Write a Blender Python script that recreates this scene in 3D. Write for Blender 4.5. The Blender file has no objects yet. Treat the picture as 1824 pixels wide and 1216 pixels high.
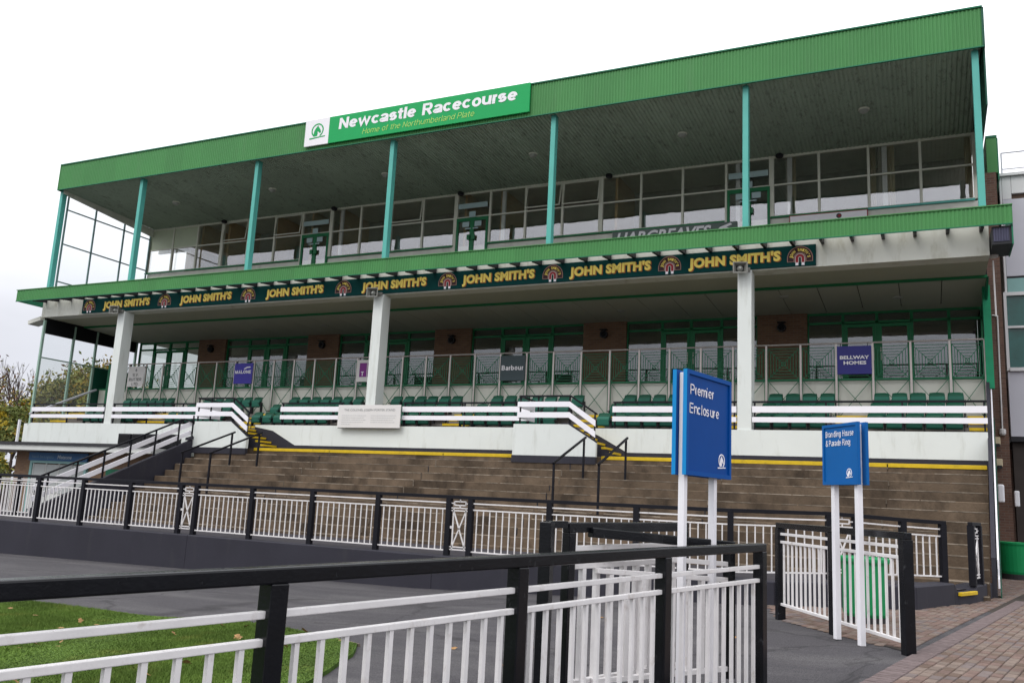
import bpy, math, random
import numpy as np
from mathutils import Vector, Matrix

random.seed(7)
rng = np.random.default_rng(7)
SC = bpy.context.scene
COL = SC.collection
D = bpy.data
EYE = 1.4

# ------------------------------------------------------------------ camera
YAW, PITCH, ROLL, FPX = 0.447073, 0.181414, 0.0502879, 1558.7
_f = Vector((-math.sin(YAW) * math.cos(PITCH), math.cos(YAW) * math.cos(PITCH), math.sin(PITCH)))
_r = Vector((math.cos(YAW), math.sin(YAW), 0))
_u = _r.cross(_f)
_r2 = _r * math.cos(ROLL) + _u * math.sin(ROLL)
_u2 = -_r * math.sin(ROLL) + _u * math.cos(ROLL)
cam_d = D.cameras.new('camera')
cam = D.objects.new('camera', cam_d)
COL.objects.link(cam)
cam.matrix_world = Matrix(((_r2.x, _u2.x, -_f.x, 0), (_r2.y, _u2.y, -_f.y, 0), (_r2.z, _u2.z, -_f.z, EYE), (0, 0, 0, 1)))
cam_d.sensor_width = 36
cam_d.lens = 36 * FPX / 1824
cam_d.clip_start = 0.05
cam_d.clip_end = 1500
SC.camera = cam

# ------------------------------------------------------------------ sky, sun, exposure
SUN_EL, SUN_AZ = math.radians(48), math.radians(200)
world = D.worlds.new('World')
SC.world = world
world.use_nodes = True
wt = world.node_tree
wt.nodes.clear()
def wn(t, **k):
    n = wt.nodes.new(t)
    for a, b in k.items():
        setattr(n, a, b)
    return n
w_out = wn('ShaderNodeOutputWorld')
w_bg = wn('ShaderNodeBackground')
w_bg.inputs['Strength'].default_value = 0.1
w_sky = wn('ShaderNodeTexSky', sky_type='NISHITA', sun_disc=False, sun_elevation=SUN_EL, sun_rotation=SUN_AZ)
w_tc = wn('ShaderNodeTexCoord')
w_sep = wn('ShaderNodeSeparateXYZ')
w_ramp = wn('ShaderNodeValToRGB')          # overcast: the cloud sheet brightens towards the zenith
w_ramp.color_ramp.elements[0].position = 0.0
w_ramp.color_ramp.elements[0].color = (7.2, 7.3, 8.2, 1)
w_ramp.color_ramp.elements[1].position = 1.0
w_ramp.color_ramp.elements[1].color = (22.0, 22.2, 23.0, 1)
e = w_ramp.color_ramp.elements.new(0.16); e.color = (9.6, 9.7, 10.4, 1)
e = w_ramp.color_ramp.elements.new(0.34); e.color = (16.0, 16.1, 16.6, 1)
w_noise = wn('ShaderNodeTexNoise')
w_noise.inputs['Scale'].default_value = 2.2
w_noise.inputs['Detail'].default_value = 5
w_noise.inputs['Roughness'].default_value = 0.55
w_map = wn('ShaderNodeMapping')
w_map.inputs['Scale'].default_value = (1, 1, 2.6)
w_mr = wn('ShaderNodeMapRange')
w_mr.inputs[1].default_value = 0.3
w_mr.inputs[2].default_value = 0.7
w_mr.inputs[3].default_value = 0.88
w_mr.inputs[4].default_value = 1.12
w_mul = wn('ShaderNodeVectorMath', operation='SCALE')
w_mix = wn('ShaderNodeMix', data_type='RGBA')
w_mix.inputs[0].default_value = 0.9
L = wt.links.new
L(w_tc.outputs['Generated'], w_sep.inputs[0])
L(w_sep.outputs['Z'], w_ramp.inputs[0])
L(w_tc.outputs['Generated'], w_map.inputs[0])
L(w_map.outputs[0], w_noise.inputs['Vector'])
L(w_noise.outputs[0], w_mr.inputs[0])
L(w_ramp.outputs[0], w_mul.inputs[0])
L(w_mr.outputs[0], w_mul.inputs['Scale'])
L(w_sky.outputs[0], w_mix.inputs[6])
L(w_mul.outputs[0], w_mix.inputs[7])
L(w_mix.outputs[2], w_bg.inputs['Color'])
L(w_bg.outputs[0], w_out.inputs[0])

sun_d = D.lights.new('sun', 'SUN')
sun_d.energy = 1.1
sun_d.angle = math.radians(25)
sun_d.color = (1.0, 0.97, 0.93)
sun = D.objects.new('sun', sun_d)
COL.objects.link(sun)
# sun behind the camera and to its left
_sd = Vector((-math.sin(math.radians(20)) * math.cos(SUN_EL), -math.cos(math.radians(20)) * math.cos(SUN_EL), math.sin(SUN_EL)))
sun.rotation_euler = _sd.to_track_quat('Z', 'Y').to_euler()
sun.location = (-20, -40, 60)

vs = SC.view_settings
vs.view_transform = 'Standard'
vs.look = 'None'
vs.exposure = 0.0
vs.gamma = 1.0
try:
    vs.use_curve_mapping = False
except Exception:
    pass
SC.render.engine = 'CYCLES'
SC.cycles.max_bounces = 8
SC.cycles.transparent_max_bounces = 16
SC.cycles.use_denoising = True
SC.cycles.sample_clamp_indirect = 8

# ------------------------------------------------------------------ materials
def M(name, col, rough=0.6, var=0.12, scale=3.0, detail=4, bump=0.0, bscale=40.0, spec=0.28, metal=0.0, orand=0.0,
      stain=None, stain_scale=(1, 1, 1), stain_amt=0.5, stain_lo=0.55, stain_hi=0.75, coat=0.0):
    m = D.materials.new(name)
    m.use_nodes = True
    nt = m.node_tree
    b = nt.nodes['Principled BSDF']
    b.inputs['Roughness'].default_value = rough
    b.inputs['Metallic'].default_value = metal
    b.inputs['Specular IOR Level'].default_value = spec
    if coat:
        b.inputs['Coat Weight'].default_value = coat
    tc = nt.nodes.new('ShaderNodeTexCoord')
    geo = nt.nodes.new('ShaderNodeNewGeometry')
    pos = geo.outputs['Position']
    n = nt.nodes.new('ShaderNodeTexNoise')
    n.inputs['Scale'].default_value = scale
    n.inputs['Detail'].default_value = detail
    n.inputs['Roughness'].default_value = 0.6
    nt.links.new(pos, n.inputs['Vector'])
    mr = nt.nodes.new('ShaderNodeMapRange')
    mr.inputs[1].default_value = 0.25
    mr.inputs[2].default_value = 0.75
    mr.inputs[3].default_value = 1 - var
    mr.inputs[4].default_value = 1 + var
    nt.links.new(n.outputs[0], mr.inputs[0])
    sc = nt.nodes.new('ShaderNodeVectorMath')
    sc.operation = 'SCALE'
    sc.inputs[0].default_value = col
    nt.links.new(mr.outputs[0], sc.inputs['Scale'])
    out = sc.outputs[0]
    if orand:
        oi = nt.nodes.new('ShaderNodeObjectInfo')
        mo = nt.nodes.new('ShaderNodeMapRange')
        mo.inputs[3].default_value = 1 - orand
        mo.inputs[4].default_value = 1 + orand
        nt.links.new(oi.outputs['Random'], mo.inputs[0])
        s2 = nt.nodes.new('ShaderNodeVectorMath')
        s2.operation = 'SCALE'
        nt.links.new(out, s2.inputs[0])
        nt.links.new(mo.outputs[0], s2.inputs['Scale'])
        out = s2.outputs[0]
    if stain:
        mp = nt.nodes.new('ShaderNodeMapping')
        mp.inputs['Scale'].default_value = stain_scale
        nt.links.new(pos, mp.inputs[0])
        n2 = nt.nodes.new('ShaderNodeTexNoise')
        n2.inputs['Scale'].default_value = 1.0
        n2.inputs['Detail'].default_value = 6
        n2.inputs['Roughness'].default_value = 0.65
        nt.links.new(mp.outputs[0], n2.inputs['Vector'])
        m2 = nt.nodes.new('ShaderNodeMapRange')
        m2.inputs[1].default_value = stain_lo
        m2.inputs[2].default_value = stain_hi
        m2.inputs[3].default_value = 0
        m2.inputs[4].default_value = stain_amt
        nt.links.new(n2.outputs[0], m2.inputs[0])
        mx = nt.nodes.new('ShaderNodeMix')
        mx.data_type = 'RGBA'
        nt.links.new(m2.outputs[0], mx.inputs[0])
        nt.links.new(out, mx.inputs[6])
        mx.inputs[7].default_value = (*stain, 1)
        out = mx.outputs[2]
    nt.links.new(out, b.inputs['Base Color'])
    if bump:
        n3 = nt.nodes.new('ShaderNodeTexNoise')
        n3.inputs['Scale'].default_value = bscale
        n3.inputs['Detail'].default_value = 4
        nt.links.new(pos, n3.inputs['Vector'])
        bp = nt.nodes.new('ShaderNodeBump')
        bp.inputs['Strength'].default_value = bump
        bp.inputs['Distance'].default_value = 0.02
        nt.links.new(n3.outputs[0], bp.inputs['Height'])
        nt.links.new(bp.outputs[0], b.inputs['Normal'])
    m.diffuse_color = (*col, 1)
    return m

def glass(name, tint=(0.9, 0.95, 0.93), ior=1.5, rough=0.0, haze=0.0):
    m = D.materials.new(name)
    m.use_nodes = True
    nt = m.node_tree
    nt.nodes.clear()
    o = nt.nodes.new('ShaderNodeOutputMaterial')
    t = nt.nodes.new('ShaderNodeBsdfTransparent')
    t.inputs[0].default_value = (*tint, 1)
    gl = nt.nodes.new('ShaderNodeBsdfGlossy')
    gl.inputs['Roughness'].default_value = rough
    gl.inputs['Color'].default_value = (0.95, 0.95, 1.0, 1)
    # Schlick reflectance that is the same from both sides of the pane
    f0 = ((ior - 1) / (ior + 1)) ** 2
    ge = nt.nodes.new('ShaderNodeNewGeometry')
    dt = nt.nodes.new('ShaderNodeVectorMath'); dt.operation = 'DOT_PRODUCT'
    nt.links.new(ge.outputs['Incoming'], dt.inputs[0]); nt.links.new(ge.outputs['Normal'], dt.inputs[1])
    ab = nt.nodes.new('ShaderNodeMath'); ab.operation = 'ABSOLUTE'
    nt.links.new(dt.outputs['Value'], ab.inputs[0])
    om = nt.nodes.new('ShaderNodeMath'); om.operation = 'SUBTRACT'; om.inputs[0].default_value = 1
    nt.links.new(ab.outputs[0], om.inputs[1])
    pw = nt.nodes.new('ShaderNodeMath'); pw.operation = 'POWER'; pw.inputs[1].default_value = 5
    nt.links.new(om.outputs[0], pw.inputs[0])
    fr = nt.nodes.new('ShaderNodeMath'); fr.operation = 'MULTIPLY_ADD'
    fr.inputs[1].default_value = 1 - f0; fr.inputs[2].default_value = f0
    nt.links.new(pw.outputs[0], fr.inputs[0])
    # gentle waviness of old window glass
    n3 = nt.nodes.new('ShaderNodeTexNoise')
    n3.inputs['Scale'].default_value = 1.2
    gg = nt.nodes.new('ShaderNodeNewGeometry')
    nt.links.new(gg.outputs['Position'], n3.inputs['Vector'])
    bp = nt.nodes.new('ShaderNodeBump')
    bp.inputs['Strength'].default_value = 0.04
    bp.inputs['Distance'].default_value = 0.05
    nt.links.new(n3.outputs[0], bp.inputs['Height'])
    nt.links.new(bp.outputs[0], gl.inputs['Normal'])
    mx = nt.nodes.new('ShaderNodeMixShader')
    nt.links.new(fr.outputs[0], mx.inputs[0])
    nt.links.new(t.outputs[0], mx.inputs[1])
    nt.links.new(gl.outputs[0], mx.inputs[2])
    last = mx.outputs[0]
    if haze:
        df = nt.nodes.new('ShaderNodeBsdfDiffuse')
        df.inputs[0].default_value = (0.7, 0.72, 0.7, 1)
        m2 = nt.nodes.new('ShaderNodeMixShader')
        m2.inputs[0].default_value = haze
        nt.links.new(last, m2.inputs[1])
        nt.links.new(df.outputs[0], m2.inputs[2])
        last = m2.outputs[0]
    nt.links.new(last, o.inputs[0])
    return m

def brickmat(name, c1, c2, mortar, bw=0.225, bh=0.075, axis='XZ', rough=0.85):
    m = M(name, c1, rough)
    nt = m.node_tree
    b = nt.nodes['Principled BSDF']
    geo = nt.nodes.new('ShaderNodeNewGeometry')
    sep = nt.nodes.new('ShaderNodeSeparateXYZ')
    cmb = nt.nodes.new('ShaderNodeCombineXYZ')
    add = nt.nodes.new('ShaderNodeMath')
    nt.links.new(geo.outputs['Position'], sep.inputs[0])
    nt.links.new(sep.outputs['X'], add.inputs[0])
    nt.links.new(sep.outputs['Y'], add.inputs[1])
    nt.links.new(add.outputs[0], cmb.inputs[0])
    nt.links.new(sep.outputs['Z'], cmb.inputs[1])
    br = nt.nodes.new('ShaderNodeTexBrick')
    br.inputs['Color1'].default_value = (*c1, 1)
    br.inputs['Color2'].default_value = (*c2, 1)
    br.inputs['Mortar'].default_value = (*mortar, 1)
    br.inputs['Scale'].default_value = 1
    br.inputs['Brick Width'].default_value = bw
    br.inputs['Row Height'].default_value = bh
    br.inputs['Mortar Size'].default_value = 0.008
    nt.links.new(cmb.outputs[0], br.inputs['Vector'])
    nt.links.new(br.outputs[0], b.inputs['Base Color'])
    bp = nt.nodes.new('ShaderNodeBump')
    bp.inputs['Strength'].default_value = 0.5
    bp.inputs['Distance'].default_value = 0.01
    nt.links.new(br.outputs[1], bp.inputs['Height'])
    bp.invert = True
    nt.links.new(bp.outputs[0], b.inputs['Normal'])
    return m

m_green = M('green_sheet', (0.062, 0.235, 0.068), 0.5, 0.06, 0.8, stain=(0.085, 0.22, 0.085), stain_scale=(3, 3, .4), stain_amt=0.5)
m_trim = M('dark_green_trim', (0.012, 0.16, 0.08), 0.45, 0.1)
m_panel_green = M('end_panel_green', (0.006, 0.075, 0.045), 0.5, 0.1)
m_turq = M('turquoise_paint', (0.10, 0.42, 0.36), 0.4, 0.08, 1.5)
m_soffit = M('soffit_paint', (0.33, 0.405, 0.32), 0.8, 0.08, 0.8, spec=0.15, stain=(0.13, 0.145, 0.115), stain_scale=(9.0, 3.0, 1), stain_amt=0.7, stain_lo=0.52, stain_hi=0.72)
m_white = M('white_paint', (0.78, 0.77, 0.80), 0.45, 0.04, 2.0)
m_board = M('white_board', (0.86, 0.84, 0.88), 0.5, 0.04, 1.5)
m_parapet = M('parapet_paint', (0.69, 0.72, 0.69), 0.6, 0.05, 0.6, bump=0.12, bscale=30, stain=(0.44, 0.45, 0.39), stain_scale=(5, 5, .8), stain_amt=0.55, stain_lo=0.54, stain_hi=0.78)
m_beam = M('beam_paint', (0.68, 0.68, 0.61), 0.7, 0.05, 1.0, bump=0.1, stain=(0.30, 0.27, 0.16), stain_scale=(2.6, 2.6, 0.9), stain_amt=0.6, stain_lo=0.54, stain_hi=0.8)
m_lsoffit = M('lower_soffit', (0.40, 0.40, 0.31), 0.7, 0.06, 0.8)
m_ceil = M('ceiling_panel_paint', (0.42, 0.43, 0.36), 0.6, 0.05, 0.5)
m_dark = M('dark_paint', (0.018, 0.018, 0.022), 0.5, 0.2)
m_black = M('black_paint', (0.0045, 0.005, 0.007), 0.24, 0.3, 6.0, bump=0.06, bscale=50, spec=0.32, stain=(0.05, 0.052, 0.056), stain_scale=(16, 16, 9), stain_amt=0.8, stain_lo=0.62, stain_hi=0.74)
m_rail = M('railing_black', (0.007, 0.007, 0.011), 0.5, 0.2, 4, spec=0.2)
m_wrail = M('railing_white', (0.73, 0.705, 0.70), 0.42, 0.08, 5.0, bump=0.06, bscale=70, stain=(0.34, 0.27, 0.22), stain_scale=(8, 8, 6), stain_amt=0.6, stain_lo=0.58, stain_hi=0.76)
m_plinth = M('plinth_paint', (0.032, 0.031, 0.041), 0.65, 0.16, 0.8, bump=0.12, bscale=20, spec=0.18, stain=(0.050, 0.048, 0.053), stain_scale=(2.2, 2.2, .5), stain_amt=0.7)
m_conc = M('terrace_concrete', (0.134, 0.098, 0.068), 0.9, 0.30, 1.6, 8, bump=0.45, bscale=22, spec=0.15, orand=0.12,
           stain=(0.040, 0.030, 0.022), stain_scale=(1.25, 1.0, .7), stain_amt=0.88, stain_lo=0.44, stain_hi=0.66)
m_conc_edge = M('worn_concrete', (0.165, 0.135, 0.104), 0.9, 0.5, 2.2, 6, bump=0.3, orand=0.35, stain=(0.07, 0.055, 0.04), stain_scale=(4, 4, 4), stain_amt=0.9, stain_lo=0.42, stain_hi=0.62)
m_tier = M('tier_concrete', (0.16, 0.145, 0.13), 0.85, 0.2, 1.5, bump=0.2)
m_yellow = M('yellow_paint', (0.62, 0.42, 0.015), 0.55, 0.12, 6.0, stain=(0.25, 0.17, 0.02), stain_scale=(5, 5, 5), stain_amt=0.5)
m_steel = M('steel_post', (0.52, 0.47, 0.44), 0.35, 0.08, 3, metal=0.35)
m_seat = M('seat_green', (0.004, 0.062, 0.034), 0.5, 0.15, 0.7, spec=0.2, orand=0.12)
m_seatpan = M('seat_pan_green', (0.018, 0.105, 0.073), 0.5, 0.15, 0.9, spec=0.2, orand=0.2)
m_bgreen = M('balustrade_green', (0.015, 0.15, 0.07), 0.45, 0.1)
m_fgreen = M('window_frame_green', (0.010, 0.17, 0.06), 0.4, 0.1)
m_frame = M('window_frame_cream', (0.70, 0.70, 0.60), 0.55, 0.06)
m_sillwall = M('sill_wall', (0.66, 0.66, 0.59), 0.75, 0.10, 2.0, bump=0.1, stain=(.42, .41, .36), stain_scale=(3, 3, 1), stain_amt=.5)
m_upstand = M('upstand_paint', (0.62, 0.62, 0.55), 0.7, 0.06, 1.2, stain=(0.45, 0.43, 0.36), stain_scale=(2, 2, .5), stain_amt=0.5)
m_brick = brickmat('pier_brick', (0.19, 0.105, 0.06), (0.14, 0.075, 0.045), (0.16, 0.12, 0.09))
m_brick2 = brickmat('end_brick', (0.155, 0.085, 0.06), (0.11, 0.06, 0.045), (0.15, 0.12, 0.1))
m_kbrick = brickmat('kiosk_brick', (0.25, 0.15, 0.085), (0.19, 0.11, 0.07), (0.2, 0.16, 0.12))
m_asphalt = M('asphalt', (0.068, 0.064, 0.069), 0.85, 0.16, 0.35, 8, bump=0.5, bscale=110, spec=0.2, stain=(0.105, 0.10, 0.102), stain_scale=(.35, 1.6, 1), stain_amt=0.8, stain_lo=0.46, stain_hi=0.68)
def asphalt_detail(m):
    nt = m.node_tree; b = nt.nodes['Principled BSDF']
    base = b.inputs['Base Color'].links[0].from_socket
    geo = nt.nodes.new('ShaderNodeNewGeometry')
    sp = nt.nodes.new('ShaderNodeTexNoise'); sp.inputs['Scale'].default_value = 75; sp.inputs['Detail'].default_value = 2
    nt.links.new(geo.outputs['Position'], sp.inputs['Vector'])
    mr = nt.nodes.new('ShaderNodeMapRange'); mr.inputs[1].default_value = .3; mr.inputs[2].default_value = .7; mr.inputs[3].default_value = .62; mr.inputs[4].default_value = 1.38
    nt.links.new(sp.outputs[0], mr.inputs[0])
    s1 = nt.nodes.new('ShaderNodeVectorMath'); s1.operation = 'SCALE'
    nt.links.new(base, s1.inputs[0]); nt.links.new(mr.outputs[0], s1.inputs['Scale'])
    # wandering cracks
    wob = nt.nodes.new('ShaderNodeTexNoise'); wob.inputs['Scale'].default_value = 2.2; wob.inputs['Detail'].default_value = 5
    nt.links.new(geo.outputs['Position'], wob.inputs['Vector'])
    ad = nt.nodes.new('ShaderNodeVectorMath'); ad.operation = 'MULTIPLY_ADD'; ad.inputs[1].default_value = (.9, .9, 0)
    nt.links.new(wob.outputs['Color'], ad.inputs[0]); nt.links.new(geo.outputs['Position'], ad.inputs[2])
    vo = nt.nodes.new('ShaderNodeTexVoronoi'); vo.feature = 'DISTANCE_TO_EDGE'; vo.inputs['Scale'].default_value = .27
    nt.links.new(ad.outputs[0], vo.inputs['Vector'])
    cr = nt.nodes.new('ShaderNodeMapRange'); cr.inputs[1].default_value = .004; cr.inputs[2].default_value = .013; cr.inputs[3].default_value = .68; cr.inputs[4].default_value = 1
    nt.links.new(vo.outputs['Distance'], cr.inputs[0])
    s2 = nt.nodes.new('ShaderNodeVectorMath'); s2.operation = 'SCALE'
    nt.links.new(s1.outputs[0], s2.inputs[0]); nt.links.new(cr.outputs[0], s2.inputs['Scale'])
    nt.links.new(s2.outputs[0], b.inputs['Base Color'])
asphalt_detail(m_asphalt)
m_walk = M('walkway_concrete', (0.050, 0.046, 0.052), 0.9, 0.25, 1.0, bump=0.2, spec=0.15)
m_brickpave = [M('paver_%s' % n, c, 0.9, 0.25, 7.0, bump=0.35, bscale=70, spec=0.12, orand=0.12) for n, c in
               (('red', (0.168, 0.117, 0.100)), ('buff', (0.190, 0.148, 0.125)), ('mauve', (0.160, 0.130, 0.122)), ('brown', (0.142, 0.102, 0.082)))]
m_paveborder = M('paver_border', (0.158, 0.124, 0.122), 0.9, 0.25, 12, bump=0.3, bscale=80, spec=0.12, orand=0.08)
m_sand = M('joint_sand', (0.045, 0.036, 0.030), 0.95, 0.3, 8, bump=0.3)
m_soil = M('lawn_soil', (0.050, 0.092, 0.018), 0.95, 0.4, 4, bump=0.4, spec=0.1)
m_grass = M('grass_blades', (0.098, 0.160, 0.030), 0.7, 0.45, 1.1, spec=0.12, stain=(0.18, 0.19, 0.045), stain_scale=(1.6, 1.6, 2), stain_amt=0.75)
m_leaf_dead = M('fallen_leaf', (0.30, 0.17, 0.07), 0.7, 0.4, 9)
m_field = M('field_grass', (0.06, 0.10, 0.025), 0.95, 0.3, 0.2)
m_js = M('banner_green', (0.004, 0.045, 0.043), 0.8, 0.1, spec=0.08)
m_jsy = M('banner_yellow', (0.90, 0.70, 0.15), 0.6, 0.05)
m_jso = M('banner_orange', (0.42, 0.13, 0.02), 0.5, 0.05)
m_maroon = M('banner_maroon', (0.045, 0.014, 0.016), 0.6, 0.05)
m_red = M('banner_red', (0.33, 0.035, 0.045), 0.6, 0.05, spec=0.1)
m_signgreen = M('sign_green', (0.010, 0.36, 0.10), 0.5, 0.03, spec=0.2)
m_lime = M('sign_lime', (0.42, 0.70, 0.16), 0.5, 0.03)
m_letter = M('letter_white', (0.85, 0.83, 0.86), 0.5, 0.02)
m_blue = M('sign_blue', (0.0012, 0.056, 0.26), 0.5, 0.06, spec=0.08)
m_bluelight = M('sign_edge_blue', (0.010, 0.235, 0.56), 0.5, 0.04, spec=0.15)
m_blue2 = M('sign_blue_pale', (0.004, 0.105, 0.345), 0.45, 0.05, spec=0.15)
m_blueframe = M('sign_frame_blue', (0.0015, 0.070, 0.30), 0.5, 0.05, spec=0.08)
m_navy = M('board_navy', (0.030, 0.030, 0.22), 0.4, 0.06)
m_royal = M('board_royal', (0.045, 0.035, 0.33), 0.4, 0.06)
m_slate = M('board_slate', (0.055, 0.080, 0.088), 0.5, 0.06)
m_purple = M('board_purple', (0.22, 0.03, 0.24), 0.5, 0.05)
m_offwhite = M('board_offwhite', (0.70, 0.68, 0.66), 0.55, 0.03)
m_greytext = M('text_grey', (0.24, 0.25, 0.25), 0.6, 0.05)
m_darktext = M('text_dark', (0.05, 0.055, 0.06), 0.6, 0.05)
m_bin = M('bin_green', (0.006, 0.25, 0.080), 0.5, 0.06)
m_bin2 = M('bin_dark_base', (0.03, 0.03, 0.032), 0.6, 0.1)
m_speaker = M('speaker_grey', (0.22, 0.22, 0.20), 0.5, 0.08)
m_lamp = M('lamp_white', (0.36, 0.37, 0.34), 0.5, 0.05)
m_panelgrey = M('cladding_grey', (0.52, 0.52, 0.57), 0.4, 0.04, 0.5)
m_panelgrey2 = M('cladding_pale', (0.66, 0.66, 0.66), 0.45, 0.04, 0.5)
m_seagreen = M('teal_glazing_bar', (0.22, 0.40, 0.38), 0.3, 0.06)
m_tan = M('room_tan', (0.48, 0.31, 0.15), 0.8, 0.1)
m_roomdark = M('room_grey', (0.30, 0.275, 0.24), 0.9, 0.25, 0.6)
m_roomceil = M('room_ceiling', (0.75, 0.77, 0.68), 0.8, 0.08)
m_roomfloor = M('room_carpet', (0.25, 0.2, 0.18), 0.95, 0.1)
m_curtain = M('curtain_cream', (0.55, 0.47, 0.32), 0.8, 0.1)
m_notice = M('notice_paper', (0.42, 0.55, 0.56), 0.6, 0.05)
m_bark = M('bark', (0.085, 0.062, 0.058), 0.9, 0.3, 4)
m_leafy = [M('leaf_%s' % n, c, 0.7, 0.3, 0.35) for n, c in
           (('yellow', (0.34, 0.25, 0.020)), ('gold', (0.27, 0.18, 0.022)), ('olive', (0.20, 0.19, 0.04)), ('green', (0.11, 0.135, 0.032)), ('rust', (0.20, 0.085, 0.028)))]
m_infill = M('infill_panel_paint', (0.55, 0.60, 0.45), 0.6, 0.05)
m_glass_up = glass('upper_window_glass', (0.94, 0.95, 0.93), 2.3)
m_glass_lo = glass('lower_window_glass', (0.80, 0.83, 0.80), 1.95)
m_glass_clear = glass('screen_glass', (0.97, 0.98, 0.98), 1.25, haze=0.025)
m_glass_dirty = glass('dirty_screen_glass', (0.93, 0.95, 0.94), 1.3, haze=0.07)
m_glass_teal = M('teal_glass', (0.014, 0.10, 0.085), 0.06, 0.4, 1.2, spec=0.5)
m_greywhite = M('kiosk_white', (0.62, 0.63, 0.60), 0.6, 0.05)
m_blind = M('blind', (0.42, 0.44, 0.43), 0.7, 0.05)
m_kblue = M('kiosk_sign_blue', (0.028, 0.115, 0.26), 0.45, 0.08)
m_felt = M('roof_felt', (0.045, 0.045, 0.048), 0.9, 0.2, 3)
m_pipe = M('pipe_white', (0.60, 0.58, 0.57), 0.5, 0.06)
m_interior_black = M('opening_black', (0.006, 0.006, 0.007), 0.8, 0.1)

def sheet_tone(m, width, amt):
    """cladding comes in sheets: each one weathered a little differently"""
    nt = m.node_tree; b = nt.nodes['Principled BSDF']
    base = b.inputs['Base Color'].links[0].from_socket
    geo = nt.nodes.new('ShaderNodeNewGeometry')
    sep = nt.nodes.new('ShaderNodeSeparateXYZ'); nt.links.new(geo.outputs['Position'], sep.inputs[0])
    dv = nt.nodes.new('ShaderNodeMath'); dv.operation = 'DIVIDE'; dv.inputs[1].default_value = width
    fl = nt.nodes.new('ShaderNodeMath'); fl.operation = 'FLOOR'
    wn_ = nt.nodes.new('ShaderNodeTexWhiteNoise'); wn_.noise_dimensions = '1D'
    mr = nt.nodes.new('ShaderNodeMapRange'); mr.inputs[3].default_value = 1 - amt; mr.inputs[4].default_value = 1 + amt
    sc_ = nt.nodes.new('ShaderNodeVectorMath'); sc_.operation = 'SCALE'
    nt.links.new(sep.outputs['X'], dv.inputs[0]); nt.links.new(dv.outputs[0], fl.inputs[0]); nt.links.new(fl.outputs[0], wn_.inputs['W'])
    nt.links.new(wn_.outputs['Value'], mr.inputs[0]); nt.links.new(base, sc_.inputs[0]); nt.links.new(mr.outputs[0], sc_.inputs['Scale'])
    nt.links.new(sc_.outputs[0], b.inputs['Base Color'])
sheet_tone(m_green, .94, .06)
sheet_tone(m_soffit, 1.0, .08)

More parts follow.
